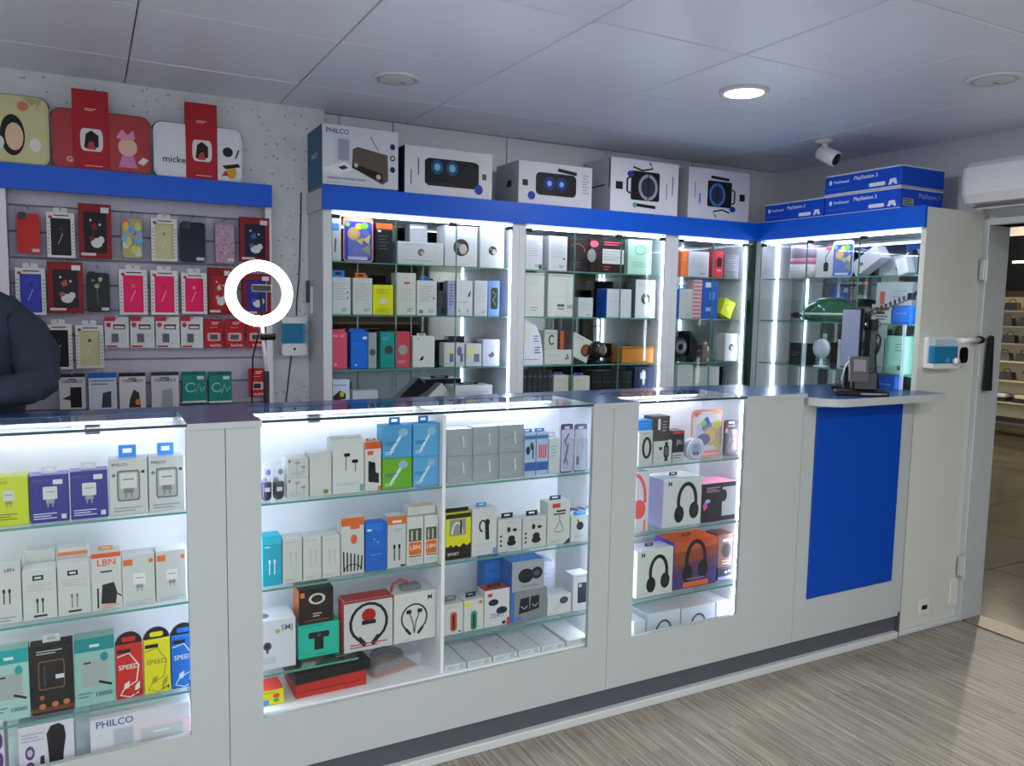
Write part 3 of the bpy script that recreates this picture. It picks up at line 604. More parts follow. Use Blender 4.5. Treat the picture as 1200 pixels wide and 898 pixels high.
K(35.5, 86.5, 756, .05, '171416', 'power_bank_box', 'black power bank box with a copper outline print', ops=[('rr', .18, .36, .8, .78, .05, '8a5a3a'), ('rr', .2, .375, .78, .765, .045, '1a1718'), ('r', .3, .42, .35, .72, '3b3d42'), ('r', .58, .5, .78, .56, 'e6e6e6'), ('n', .15, .93, .6, 2, .035, 'c9c9c9'), ('r', 0, .04, 1, .1, '6b3a26'), ('e', .25, .12, .08, .04, 'b86a44'), ('e', .55, .13, .08, .04, 'b86a44'), ('e', .82, .14, .08, .04, 'b86a44'), ('r', .2, .22, .3, .28, 'a0552f')], tab=('d9dadb', .42, .022))
K(87, 135, 747, .05, '8db8b2', 'power_bank_box', 'teal topped power bank box between the black box and the red cable pack', ops=pb(0, '0f8488'), side='2f8a88')
for a, c, v, col, cc, d, tx in ((135.5, 168, 742, 'c3231c', 'f0e8e6', 'red', 'SPEED'), (168.5, 200, 736, 'ddd514', '9c9a2a', 'yellow', 'SPEED'), (200.5, 231, 731, '1668c4', 'cfe0f4', 'blue', 'SPEED')):
    t = K(a, c, v+14, .04, col, 'cable_pack', '%s charging cable pack with a rounded black hanger top' % d, 'cable pack', ops=[('l', [(.05, .8), (.5, .85), (.85, .6), (.75, .3), (.3, .2), (.15, .08), (.5, .02), (.9, .1)], .05, cc), ('t', tx, .1, .55, .75, 'f2f0ee' if d != 'yellow' else '7d7b2a'), ('r', .05, .86, .55, .93, '161616'), ('p', [(.3, .28), (.5, .33), (.46, .2), (.28, .18)], cc), ('p', [(.7, .22), (.88, .3), (.86, .16), (.68, .12)], cc), ('t', '2.4', .65, .05, .3, '1b1b1b')])
    loc, W, H, rz = fit(a, c, v+14); b = B()
    pts = [(-W/2, H)]+[(-W/2*math.cos(math.radians(q)), H+.034*math.sin(math.radians(q))) for q in range(15, 180, 15)]+[(W/2, H)]
    b.prism(pts, .012, .016, paper('161414')); b.build('hanger_top', t); B().prism(rrect(-W*.26, W*.26, H+.006, H+.020, .006), .0112, .0119, paper(col)).build('hand_hole', t)
shelf(.240, 2.415)
K(-30, 6, 848, .1, 'dfdde8', 'appliance_box', 'white box edge with purple icons at the lower left corner', ops=[('e', .85, .7, .1, .12, '5b3a78'), ('e', .85, .4, .1, .12, '5b3a78')])
K(21, 88, 848, .12, 'e2e0ee', 'appliance_box', 'white box with a large black handheld device print and purple icons', ops=[('p', [(.55, 0), (.52, .55), (.5, .8), (.58, .94), (.72, .97), (.82, .9), (.85, .7), (.8, .4), (.78, 0)], '14151a'), ('p', [(.36, 0), (.38, .4), (.45, .42), (.47, 0)], '2c2d33'), ('e', .2, .5, .085, .13, '5b3a78'), ('e', .2, .2, .085, .13, '5b3a78'), ('e', .2, .5, .05, .07, 'b9a9cc'), ('e', .2, .2, .05, .07, 'b9a9cc'), ('n', .06, .86, .4, 3, .06, 'a7a4b8')])
K(105, 224, 834, .16, 'e4e4ee', 'appliance_box', 'wide white box with blue lettering and a pink edged drawer print', ops=[('t', 'PHILCO', .06, .8, .36, '2a4f9c'), ('r', .22, .35, .42, .72, 'c9cad6'), ('r', .24, .4, .4, .68, 'b0b4c4'), ('r', .46, .05, 1, .66, 'e6c6d0'), ('r', .49, .02, .92, .6, 'd2d3da'), ('r', .51, .33, .9, .56, 'bfc1ca'), ('r', .51, .02, .9, .3, 'a9acb8'), ('r', .62, .46, .78, .5, 'f2f2f4'), ('p', [(0, .3), (.3, .25), (.45, .35), (.4, .1), (0, .1)], 'f2f2f6')], side='dcdce8', top='f0eff6')
# ------------------------------------------------------------------ counter section 2, left bay
shelf(.948, 2.425)
def capsule(uL, uR, vT, c1, label):
    loc, W, H, rz = fit(uL, uR, vT); t = thing('earphone_capsule', label, 'earphones', loc); r = W/2
    B().lathe([(r*.5, 0), (r*.9, .006), (r, .02), (r, H*.45), (r*.95, H*.47)], mat(c1, .25), (0, r, 0), 16).build('cup', t, True)
    B().lathe([(r*.93, H*.47), (r*.98, H*.6), (r*.9, H*.85), (r*.55, H*.97), (r*.1, H)], film('clear_pack', 'dfe3ee', .22), (0, r, 0), 16).build('clear_dome', t, True)
    b = B()
    for q in (-1, 1): b.lathe([(.002, 0), (.007, .004), (.008, .012), (.003, .018)], mat('3a3f9c' if 'blue' in label else '4a3434', .3), (q*r*.4, r, H*.55+.012*q), 10)
    b.build('earbud', t, True); B().box(-.008, .008, -.0008, .0004, H*.25, H*.36, paper('e6e6ea')).build('sticker', t)
capsule(307, 319.5, 543, '191a4a', 'clear capsule of blue earphones in a dark cup at the shelf end')
capsule(320.5, 334.5, 543, '201420', 'clear capsule of brown earphones in a dark cup beside the white cartons')
e2 = [('i', ears('9a9da3'), .62, .5, .7), ('e', .12, .85, .06, .08, '70747c'), SM]
a_ = K(336, 362, 560, .06, 'd9dcdb', 'earphone_box', 'low white earphone carton at the bottom of a stack of two', ops=e2)
K(336, 362, 537, .06, 'd9dcdb', 'earphone_box', 'low white earphone carton on top of a stack of two', ops=e2, z=a_['ztop'])
K(362.5, 389, 531, .06, 'd9dcdb', 'earphone_box', 'plain white carton with a tiny gold square at its lower corner', ops=[('r', .62, .06, .84, .15, '8a7434'), ('n', .1, .9, .3, 2, .03, 'b9bcc0')])
K(389.5, 427, 515, .07, 'dfe2e3', 'earphone_box', 'tall white carton with black in-ear earphones printed on it', ops=[('i', ears(), .58, .58, .62), ('n', .1, .2, .75, 2, .03, '8db4c4'), ('r', .86, .03, .97, .16, '5aa0b4')], header=('d6d9da', .008))
K(427.5, 447, 518, .05, 'dfdedb', 'phone_accessory_box', 'slim white box with an orange top and a black phone print', ops=[('r', 0, .86, 1, 1, 'd05a22'), ('r', .15, .74, .5, .82, 'd05a22'), ('p', [(.2, .2), (.2, .62), (.62, .58), (.66, .38), (.85, .36), (.85, .16)], K_), ('r', .8, .02, .98, .1, 'd05a22')], tab=('d05a22', .6, .008))
brush = lambda c: [('l', [(.25, .15), (.7, .8)], .09, 'c9dce8'), ('e', .7, .78, .16, .13, '8fb4cc'), ('n', .08, .5, .4, 2, .06, '2f5f8c'), ('n', .08, .2, .3, 2, .06, c)]
for uL, uR, v0, v1, ctop, cbot, d, dt in ((448, 483, 537, 499, '4f9bd0', '6aa82e', 'left', 'green'), (484, 518, 535, 497, '5aa3d6', '5aa3d6', 'right', 'blue')):
    a_ = K(uL, uR, v0, .06, cbot, 'stylus_box', '%s boxed stylus at the bottom of the %s pair by the divider' % (dt, d), ops=brush('dfeaf0'))
    K(uL, uR, v1, .06, ctop, 'stylus_box', 'blue boxed stylus with hang tab on top of the %s pair by the divider' % d, ops=brush('dfeaf0'), z=a_['ztop'], tab=('2f7fc4', .38, .024))
shelf(.682, 2.425)
K(307, 330.5, 629, .06, '12a0ba', 'cable_box', 'cyan cable carton at the left end of the middle bay shelf', ops=[('i', cables('d5eef2'), .5, .38, .8), ('r', 0, .84, 1, .98, '26b8d2'), ('n', .1, .8, .3, 1, .05, 'd5eef2')])
for a, c, v, d in ((331, 354.5, 631, 'beside the cyan carton'), (355, 377, 629, 'in the middle of three'), (377.5, 399, 628, 'beside the orange topped pack')):
    K(a, c, v, .06, 'd8dad7', 'cable_box', 'slim plain white cable carton '+d, ops=[('i', cables('b4b7bb'), .55, .5, .9), ('n', .15, .92, .5, 1, .03, 'a0a3a8'), ('n', .15, .1, .6, 2, .03, 'a0a3a8')])
def lbn(n): return [('r', 0, .86, 1, 1, 'd2642a'), ('r', .4, .8, .8, .86, 'd2642a'), ('e', .55, .62, .14, .085, 'd2642a')]
K(399.5, 427, 607, .05, 'd3d5d6', 'cable_box', 'white pack with orange top and a bundle of black cables printed', ops=lbn(1)+[('l', [(.1+.16*i, .42-.02*i), (.12+.15*i, .06)], .06, K_) for i in range(6)]+[('l', arc(.5, .08, .35, .1, 0, 180), .04, K_)])
K(428, 453.5, 613, .05, '1560c0', 'cable_box', 'solid blue cable carton between two orange topped packs', ops=[('r', 0, .84, .8, 1, '1d6fd4'), ('i', ears('5b9ae0'), .5, .6, .4), ('n', .2, .35, .6, 1, .02, '7db0ea'), ('r', .08, .84, .28, .88, 'd7e6f6')])
K(454, 476, 605, .05, 'cfd2d4', 'cable_box', 'white pack with orange top and two thick black plugs', ops=[('r', 0, .84, 1, 1, 'd2642a'), ('r', .25, .87, .75, .92, 'e6e2de'), ('i', cables(), .5, .3, .85), ('n', .3, .76, .5, 2, .04, '9a9da3'), ('r', .7, .02, .95, .06, '3a3c40')])
bx = []
for a, c, v, d in ((476.5, 496.5, 606, 'left'), (497, 516.5, 604, 'right')):
    bx.append(K(a, c, v, .07, 'd9dad6', 'cable_box', 'white carton with an orange block and cable window, %s of two by divider' % d, ops=[('r', .12, .5, .88, .76, '4b4d44'), ('l', [(.3, .72), (.3, .52)], .1, 'b9b9ad'), ('l', [(.6, .72), (.6, .52)], .1, 'b9b9ad'), ('rr', .12, .22, .88, .48, .05, 'd2641c'), ('t', 'LBN', .2, .33, .6, 'f4ece6'), ('r', .12, .18, .88, .2, '33352f'), ('n', .1, .12, .8, 2, .04, 'a8aaa8')]))
x = (bx[0].location.x+bx[1].location.x)/2
carton('small_carton', 'flat white carton with an orange top lying on the two cable cartons', 'box', (x, 2.44, max(q['ztop'] for q in bx)+.001), .10, .028, .05, 'd4d6d4', ops=[('n', .1, .7, .5, 2, .25, 'b2b4b6')], topops=[('r', .15, .2, .85, .8, 'dca88a')])
shelf(.413, 2.43)
K(307, 347, 726, .11, 'e1e2ec', 'camera_box', 'tall white security camera carton with a green logo', ops=[('e', .45, .76, .07, .045, '7ab648'), ('t', 'SMJ', .56, .73, .34, '5c6468'), ('i', camico('3d4048'), .15, .45, .55), ('rr', .02, .12, .4, .26, .05, 'cfd1dc')], topops=[('e', .12, .4, .16, .2, '6c6f78')])
a_ = K(349, 398, 731, .1, '20b59f', 'webcam_box', 'turquoise webcam carton standing under the black lamp box', ops=[('i', webcam(), .5, .5, .62), ('n', .1, .95, .5, 1, .03, '0a5f52'), ('n', .4, .09, .25, 1, .04, '0a5f52')], dy=.03)
K(350, 391, 690, .08, '1d1715', 'lamp_box', 'black and orange lamp carton on top of the turquoise webcam carton', ops=[('r', .04, .78, .16, .92, 'd8752a'), ('i', ring_lamp(), .52, .6, .75), ('n', .4, .3, .25, 2, .07, 'c9c5bd'), ('r', .15, .08, .85, .12, '7a4a2a')], z=a_['ztop'], dy=.035, side='b0542a')
K(403, 460.5, 702, .07, 'd4d2d6', 'neckband_box', 'red edged box with a black neckband headset on white', ops=[('i', neckband(), .5, .52, .85), ('n', .12, .14, .76, 2, .05, 'a3222c'), ('r', 0, .96, 1, 1, '8a2430')], side='cf3a2c', top='a02c34', z=.4135, dy=.01)
a_ = K(461.5, 515, 694, .09, 'dcddda', 'neckband_box', 'white box with a thin looped neckband and small black logo', ops=[('i', neck(), .48, .45, .72), ('t', 'M', .8, .82, .1, K_), ('n', .08, .06, .4, 2, .02, 'b2b4b2')], dy=.01)
kt = thing('clip_lamp', 'small grey clip lamp with red loop lying on the white neckband box', 'clip lamp', (a_.location.x-.02, a_.location.y+.03, a_['ztop']+.0005))
B().box(-.02, .05, -.01, .03, 0, .018, mat('6d6f74', .4), c=.004).build('clip_body', kt); B().tube([(-.055, .0, .004), (-.05, 0, .03), (-.02, 0, .04), (0, .0, .03), (.005, .0, .012)], .005, mat('a3222c', .3), 8).build('loop', kt, True)
shelf(.300, 2.425)
K(307, 333, 809, .09, 'd8d21e', 'toy_box', 'yellow and red box in the lower corner beside the red flat box', ops=[('e', .65, .6, .16, .16, 'd8442a'), ('e', .65, .3, .13, .13, '4aa04a'), ('r', .05, .05, .3, .4, '3a8ad0'), ('n', .1, .9, .5, 2, .05, '8a8420')], top='c93a30')
fl = thing('flat_box', 'flat red box lying under the black printed box', 'box', (.66, 2.43, .3006))
B().box(-.115, .115, 0, .17, 0, .05, paper('b52a22'), c=.002).build('carton', fl); B().box(-.113, .113, -.0006, .0, .018, .021, paper('7d1a16')).build('lid_seam', fl)
fl = thing('flat_box', 'flat black box with white and red print lying on the red one', 'box', (.665, 2.425, .3515), math.radians(4))
B().box(-.125, .125, 0, .17, 0, .034, paper('16161a'), c=.002).build('carton', fl)
draw('top_print', fl, [('p', [(.15, .3), (.2, .75), (.5, .8), (.55, .6), (.35, .25)], 'a85a50'), ('p', [(.12, .25), (.3, .2), (.35, .4), (.2, .45)], 'd9d9d9'), ('p', [(.3, .55), (.5, .6), (.5, .7), (.3, .7)], '3a3a40'), ('n', .62, .5, .28, 2, .1, 'd9d9d9'), ('n', .6, .7, .3, 2, .1, '8a8a8e')], (-.125, 0, .034), (1, 0, 0), (0, 1, 0), (0, 0, 1), .25, .17)
K(412, 447, 800, .09, '8a8484', 'flat_box', 'low grey and dark red box behind the coiled cable pack', ops=[('r', .6, 0, 1, 1, '6a1c22'), ('n', .1, .7, .4, 3, .2, 'b8b2b2')], dy=.07)
cp = thing('cable_pack', 'clear bag with a coiled grey cable and orange card on the display floor', 'cable pack', (.895, 2.47, .3006), math.radians(12))
B().box(-.085, .085, 0, .13, 0, .004, paper('c9672c'), c=.001).build('card', cp)
B().tube([(.0+.055*math.cos(i*.3), .065+.048*math.sin(i*.3), .014+.0006*i) for i in range(52)], .0055, mat('4a4c52', .4), 8).build('coil', cp, True)
B().lathe([(.026, .006), (.026, .014), (.02, .016)], paper('d8703a'), (0, .065, 0), 16).build('badge', cp)
B().prism([(-.09, -.005), (.09, -.008), (.095, .135), (-.088, .13)], .004, .05, film('clear_pack', 'dfe3ee', .22), 'xy').build('clear_bag', cp)
# ------------------------------------------------------------------ counter section 2, right bay
shelf(.948, 2.425)
CLR = 'b4bcc4'
for i, (a, c) in enumerate(((524, 554), (554.5, 584.5), (585, 614))):
    v = 535-i*2.4; d = ('left', 'middle', 'right')[i]
    def clearbox(uL, uR, vT, z, row):
        loc, W, H, rz = fit(uL, uR, vT, 0, z); t = thing('clear_earphone_box', 'clear box of small earphones, %s of three in the %s row' % (d, row), 'earphones', loc)
        B().box(-W/2, W/2, 0, .05, 0, H, film('frosted', 'b3bac2', .55), c=.001).build('clear_box', t)
        B().box(-W/2+.003, W/2-.003, .02, .024, .003, H-.003, paper('c3c8cc')).build('insert_card', t)
        draw('front_print', t, [('n', .12, .25, .5, 2, .06, '9aa2a8'), ('l', [(.62, .75), (.66, .3)], .05, 'e4e8ec')], (-W/2, 0, 0), (1, 0, 0), (0, 0, 1), (0, -1, 0), W, H)
        b = B()
        for q in (-1, 1): b.lathe([(.002, 0), (.006, .003), (.007, .008), (.003, .013)], mat('3a3d44', .3), (q*.012, .012, H*.5+.006*q), 10)
        b.build('earbud', t, True); return loc[2]+H
    zt = clearbox(a, c, v, None, 'lower'); clearbox(a, c, (503, 500, 498)[i], zt, 'upper')
for a, c, v, d, o in ((614.5, 628, 508, 'round black buds', [('e', .3, .6, .18, .1, '24364e'), ('e', .62, .7, .14, .09, '3a5a4e'), ('l', [(.75, .72), (.75, .4)], .1, K_)]), (628.5, 642.5, 507, 'four red bars', [('l', [(.25+.18*i, .72), (.25+.18*i, .4)], .1, 'd8343c') for i in range(4)])):
    K(a, c, v, .05, 'a9bede', 'earphone_pack', 'slim blue and white earphone pack printed with '+d, 'earphones', ops=o+[('r', 0, .12, 1, .32, '3a62b0'), ('r', 0, .86, 1, .94, '4a72b8')], tab=('4a72b8', .8, .012))
K(643, 656, 514, .05, 'c3cbcf', 'earphone_pack', 'slim pale grey earphone pack with a clear hanger', 'earphones', ops=[('n', .15, .8, .6, 4, .09, 'a3abb2')], tab=('d5dde0', .7, .02))
def blister(uL, uR, vT, label, card, ops, name='blister_pack', cat='blister pack', dy=0, z=None, frame='23253a', dome=None):
    loc, W, H, rz = fit(uL, uR, vT, dy, z); t = thing(name, label, cat, loc, rz)
    o = rrect(-W/2, W/2, 0, H, W*.14); i_ = rrect(-W*.2, W*.2, H*.9, H*.95, W*.03)
    B().prism(o, 0, .003, paper(frame)).build('card', t)
    B().prism(rrect(-W*.46, W*.46, H*.03, H*.89, W*.1), -.0006, -.0001, paper(card)).build('card_front', t)
    draw('front_print', t, ops, (-W/2, -.0006, 0), (1, 0, 0), (0, 0, 1), (0, -1, 0), W, H)
    B().prism(i_, -.0007, -.0002, paper('e6e8ee')).build('hanger_slot', t)
    B().prism(rrect(-W*.34, W*.34, H*.08, H*.72, W*.1), -.02, -.002, film('clear_blister', 'dfe3ee', .10)).build('clear_blister', t)
    return t
blister(657, 671, 497, 'clear topped blister with dark tangled cable beside the white pack', 'b9bcd8', [('l', [(.3, .2), (.6, .5), (.35, .65), (.65, .8)], .12, '2a2c5c'), ('l', [(.6, .15), (.4, .4), (.7, .6)], .1, '5a5c8c')], 'cable_blister', frame='4a4d78')
blister(672.5, 687.5, 497, 'clear topped blister with a purple cable at the right end of its shelf', 'cfd0e4', [('p', [(.2, .15), (.4, .15), (.35, .35), (.2, .3)], '6a2a6c'), ('l', [(.4, .2), (.7, .5), (.5, .8)], .09, '9a9cc0')], 'cable_blister', frame='6a6d98')
shelf(.682, 2.425)
K(522, 552, 602, .05, 'd2cc1a', 'sport_earphone_box', 'yellow box with black header and skyline lettering', ops=[('r', .15, .52, .8, .88, '8a8c8a'), ('l', arc(.45, .55, .2, .25, 0, 180), .07, 'e4e4e2'), ('l', [(.6, .85), (.6, .55)], .08, '3a3c40'), ('p', [(0, 0), (0, .3), (.1, .28), (.2, .33), (.3, .27), (.4, .32), (.55, .26), (.7, .34), (.85, .28), (1, .35), (1, 0)], '1a1512'), ('t', 'SPORT', .08, .09, .45, 'e9e2da'), ('r', 0, .9, 1, 1, '24241a')], header=('15161a', .014))
K(553, 582.5, 596, .06, 'd9dcdc', 'headset_box', 'white box with a single black ear hook headset', ops=[('i', earpiece(), .52, .56, .8), ('n', .1, .25, .7, 2, .04, 'b8bbc0'), ('r', .84, .02, .98, .14, '5a8cc4'), ('n', .08, .12, .6, 2, .03, '9cbcd8')], tab=('3a86d8', .4, .014))
for a, c, v, d in ((583.5, 611.5, 609, 'left'), (612.5, 640.5, 606, 'right')):
    K(a, c, v, .05, 'd3d7d8', 'earbud_box', 'white wireless earbud box with a black hang tab, %s of two' % d, ops=[('i', buds(), .55, .48, .75), ('n', .3, .92, .4, 1, .04, '9a9da3'), ('e', .12, .5, .05, .04, '3a3c42'), ('e', .12, .36, .05, .04, '3a3c42'), ('e', .12, .22, .05, .04, '3a3c42'), ('n', .3, .1, .5, 1, .04, 'a9acb2')], tab=('17181b', .48, .018))
K(641.5, 668, 588, .06, 'd7dad8', 'headset_box', 'white headset box with a red badge and thin looped wire', ops=[('r', .2, .86, .55, .96, 'c43a34'), ('i', loop('3a3c40'), .52, .5, .75), ('r', .38, .76, .8, .8, K_), ('p', [(.7, 0), (1, .14), (1, 0)], '2c3034'), ('n', .1, .1, .5, 2, .03, '9a9da3')], tab=('3a3c50', .5, .016))
t5 = K(669, 690, 604, .06, 'd9e0e2', 'small_device_box', 'small white box with a black microphone print at the shelf end', ops=[('e', .5, .6, .2, .16, K_), ('l', [(.35, .85), (.5, .6)], .06, K_), ('n', .2, .25, .5, 2, .05, 'a9b2b8')])
cb = thing('cable_tangle', 'dark cable and blue plug lying on the small white box', 'cable', (t5.location.x, t5.location.y+.03, t5['ztop']+.0006))
B().tube([(-.03+.012*i, .01*math.sin(i*1.9), .006+.012*abs(math.sin(i*1.1))) for i in range(8)], .004, mat('2a2c3c', .4), 8).build('cable', cb, True); B().box(-.02, .03, -.028, -.012, 0, .012, mat('3a8ae0', .35), c=.002).build('plug', cb)
carton('flat_box', 'flat white box lying behind the yellow box on the middle shelf', 'box', (1.19, 2.56, .6826), .22, .13, .06, 'd2d6da', topops=[('r', .3, .3, .8, .6, 'b4bac0')])
shelf(.413, 2.43)
K(520, 543, 708, .06, 'd6d8d6', 'lipstick_charger_box', 'white box with a red capsule print', ops=[('i', pill('b8402c'), .5, .42, .95), ('n', .1, .9, .7, 1, .03, '8a8d92'), ('r', .75, .06, .9, .1, '2a2c40')], tab=('6a6d70', .6, .02))
K(543.5, 567, 703, .06, 'd8dad6', 'lipstick_charger_box', 'white box with a teal capsule print and yellow sticker', ops=[('i', pill('2f7f7a'), .5, .34, .9), ('e', .2, .85, .16, .08, 'd8d22a'), ('e', .84, .9, .1, .05, 'b06a4a'), ('n', .3, .7, .4, 2, .04, 'b2b4b2')], tab=('23252a', .5, .018))
K(567.5, 597.5, 691, .06, 'd9dbdc', 'earbud_box', 'white earbud box with a red top and blue lettering', ops=[('r', .12, .82, .3, .91, 'c23c34'), ('e', .35, .66, .2, .09, '1d2438'), ('e', .68, .42, .22, .1, '1d2438'), ('t', 'ZERO', .22, .24, .55, '5a7aa0'), ('r', .88, 0, 1, .2, 'c23c34'), ('r', .7, .04, .84, .12, '1d2438')], top='b03a34', tab=('2a2a30', .5, .012))
a_ = K(598, 641, 692, .08, '7d848c', 'mask_box', 'grey box with two dark masks printed, under another grey box', ops=[('r', 0, 0, .1, 1, '3a6ab0'), ('p', [(.22, .25), (.26, .75), (.5, .78), (.52, .3)], '15181f'), ('p', [(.52, .3), (.55, .78), (.78, .8), (.78, .35)], '1b1f28'), ('l', [(.28, .5), (.38, .4), (.46, .5)], .02, 'c9ccd2'), ('l', [(.58, .52), (.67, .44), (.75, .54)], .02, 'c9ccd2'), ('r', .06, .06, .3, .16, '3f78c8')], side='4a5a70')
K(600, 638, 657, .08, '99a1aa', 'goggle_box', 'grey and blue box with dark goggles printed, top of the stack', ops=[('e', .42, .5, .24, .24, '14161c'), ('e', .76, .55, .18, .2, '1b1e26'), ('e', .76, .55, .1, .1, '4a505c'), ('n', .3, .16, .5, 1, .06, '5a6068')], side='2f6cc0', top='3f82d8', z=a_['ztop'])
K(568, 590, 655, .07, '2a6ec4', 'blue_carton', 'plain bright blue carton behind the red topped earbud box', dy=.10, ops=[('e', .5, .3, .14, .05, '8fb8e8'), ('n', .2, .2, .5, 2, .02, '8fb8e8')])
K(641.5, 669.5, 697, .07, 'dcdfe0', 'lens_box', 'white box with a silver clip-on lens printed', ops=[('i', lens(), .52, .52, 1.1), ('n', .1, .14, .4, 2, .05, 'a9acb2')])
K(671, 690, 673, .06, 'd6d9dc', 'phone_case_box', 'tall white phone case box with a black case at the shelf end', ops=[('i', phone('1c2030', '9aa0aa'), .58, .48, 1.1), ('n', .2, .94, .6, 1, .03, '8a8d92')])
for k in range(5):
    carton('flat_box', ('lowest', 'second lowest', 'middle', 'second highest', 'topmost')[k]+' flat lavender white carton of a small stack behind the lens box', 'box', (1.50+.004*(k % 2), 2.535, .4136+.034*k), .10, .033, .09, 'cfd3ee', ops=[('n', .1, .7, .6, 2, .3, 'aab0d8')])
FL = ((519, 547, 782), (547.5, 577, 776.5), (577.5, 607, 770), (607.5, 634, 764), (634.5, 662.5, 759), (664, 689, 752))
shelf(.300, 2.392)
for i, (a, c, v) in enumerate(FL):
    K(a+.6, c-.6, v-3, .2, 'e4e8ee', 'tablet_case_box', 'flat white carton on the display floor, %s from the divider' % ('first', 'second', 'third', 'fourth', 'fifth', 'sixth')[i], ops=[('n', .08, .75, .5, 2, .3, '9aa2b0'), ('n', .68, .8, .24, 3, .22, '6d7684')], topops=[('e', .45, .3, .05, .04, 'b4bcc8'), ('n', .3, .9, .5, 1, .03, 'c4ccd8')])
# ------------------------------------------------------------------ counter section 3
shelf(.948, 2.425)
a_ = K(748, 765, 505, .06, 'd2d5d3', 'smart_band_box', 'white fitness band box at the left end with a black band print', ops=[('l', ell(.58, .5, .26, .28)[:]+[ell(.58, .5, .26, .28)[0]], .16, K_), ('n', .15, .92, .6, 1, .04, '6a9ac0')])
carton('blue_pouch', 'bright blue folded pouch lying on the left fitness band box', 'pouch', (a_.location.x, a_.location.y+.005, a_['ztop']+.0006), .085, .040, .045, '2a8af0', ops=[('n', .2, .7, .5, 2, .2, '5aa8f8'), ('l', [(.0, .5), (1, .55)], .02, '1a6ac8')])
a_ = K(766, 787.5, 517, .06, 'd6d9da', 'smart_band_box', 'white fitness band box with a lit watch face, below the dark box', ops=[('i', watch(), .68, .52, .85), ('r', .28, .6, .44, .74, '2a2c33'), ('n', .15, .3, .25, 2, .05, 'a0a3a8')])
K(765, 785, 488, .06, '43393c', 'perfume_box', 'dark brown box with white lettering on top of a fitness band box', ops=[('r', .3, .45, .44, .9, 'f2f0f0'), ('n', .55, .8, .3, 4, .12, '9a9092'), ('r', 0, .9, 1, 1, '5a4a4e')], z=a_['ztop'])
K(788, 802, 505, .06, '1c2026', 'speaker_box', 'black box with large grey lettering and a red top edge', ops=[('r', 0, .9, 1, 1, 'b83440'), ('t', 'JBL', .28, .5, .6, '9aa0a6'), ('r', 0, 0, 1, .28, 'b9bdc4'), ('n', .1, .2, .7, 2, .08, '5a5e66')], dy=.02)
blister(810, 846, 480, 'white blister card with orange rim and a yellow round toy', 'e6e6ee', [('p', [(.3, .75), (.5, .85), (.65, .65), (.55, .5), (.35, .55)], '3a4fc8'), ('i', flower(), .62, .42, .8), ('e', .4, .35, .22, .13, '3a348c'), ('r', .1, .04, .95, .1, 'e86a4a'), ('e', .15, .9, .07, .05, 'e0705a')], 'toy_blister', 'toy', dy=.07, frame='ee9a86')
tp = onY(816, 524, 2.42)
tb = thing('round_tin', 'clear round tin with grey print leaning before the toy blister', 'tin', (tp.x, 2.42, .9486))
B().lathe([(.040, 0), (.045, .003), (.045, .030), (.040, .034)], mat('b9c0d2', .15, metal=.3), (0, 0, .0456), 28, 'y').build('tin_body', tb, True)
draw('front_print', tb, [('e', .5, .5, .40, .40, 'c9d0e2'), ('e', .5, .5, .32, .32, 'a6b0cc'), ('n', .3, .7, .4, 4, .09, '6a7498'), ('e', .4, .32, .07, .07, '3a4470'), ('e', .58, .32, .07, .07, '3a4470')], (-.045, 0, 0), (1, 0, 0), (0, 0, 1), (0, -1, 0), .09, .09)
blister(848, 872, 492, 'dark blister with a watch strap and red side bar', '2e2c34', [('r', .66, .15, .95, .72, 'e85a66'), ('i', watch('22242c'), .45, .42, .75), ('n', .25, .84, .5, 1, .04, 'b9b4bc'), ('e', .18, .7, .12, .07, 'c46a72')], 'strap_blister', dy=.03, frame='26242a')
shelf(.682, 2.43)
K(745, 760.5, 553, .08, 'e0dfe8', 'headphone_box', 'white box edge with red headphones at the left of the window', ops=[('l', arc(-.1, .55, .8, .4, -10, 90), .22, 'e05a5a'), ('e', .25, .38, .5, .16, 'e05a5a'), ('r', .6, .02, .8, .2, 'e8776a')])
K(777, 822, 561, .13, 'dcdee6', 'headphone_box', 'large white box with black headphones on the middle shelf', ops=[('i', hp(), .62, .48, .85), ('t', 'M', .12, .86, .09, '3a3c44'), ('n', .08, .1, .3, 2, .03, 'b9bbc8')], side='b4aede', tab=('3a3c44', .2, .014))
K(823.5, 862, 566, .11, '3a3238', 'figure_box', 'dark box with pink top and clear side window beside the white headphones', ops=[('r', .0, .0, .58, 1, '2c2630'), ('r', .58, .12, 1, .88, 'd5d3d8'), ('n', .1, .9, .4, 3, .05, 'b9a4b4'), ('p', [(.0, .45), (.1, .6), (.14, .4), (.04, .3)], 'd85a9a'), ('e', .14, .55, .08, .05, '8fb4e0'), ('e', .62, .66, .1, .16, '2a242c')], top='e08aac', side='6a3a5c')
shelf(.413, 2.43)
K(746, 788.5, 644, .09, 'd9e0da', 'headphone_box', 'white box with black headphones beside the orange and purple box', ops=[('i', hp(), .6, .46, .85), ('t', 'M', .12, .86, .09, '3a3c44'), ('n', .08, .1, .3, 2, .03, 'b3b9b4')], tab=('3a3c44', .22, .014), top='e9e6f6')
K(789.5, 840, 633, .13, '4a3a6c', 'headphone_box', 'orange topped purple box with black headphones', ops=[('p', [(0, 1), (0, .5), (1, .62), (1, 1)], '8a4430'), ('p', [(0, 1), (0, .78), (1, .84), (1, 1)], 'b8542a'), ('p', [(0, .5), (0, .32), (1, .42), (1, .62)], '5e3c5c'), ('i', hp('15131a', '241f2a'), .5, .55, .9), ('r', .22, .03, .8, .13, 'd8632a'), ('n', .3, .2, .4, 1, .03, 'c9a0b0')], side='5a3ad8', top='f0641e', tab=('50412e', .2, .012), dy=.01)
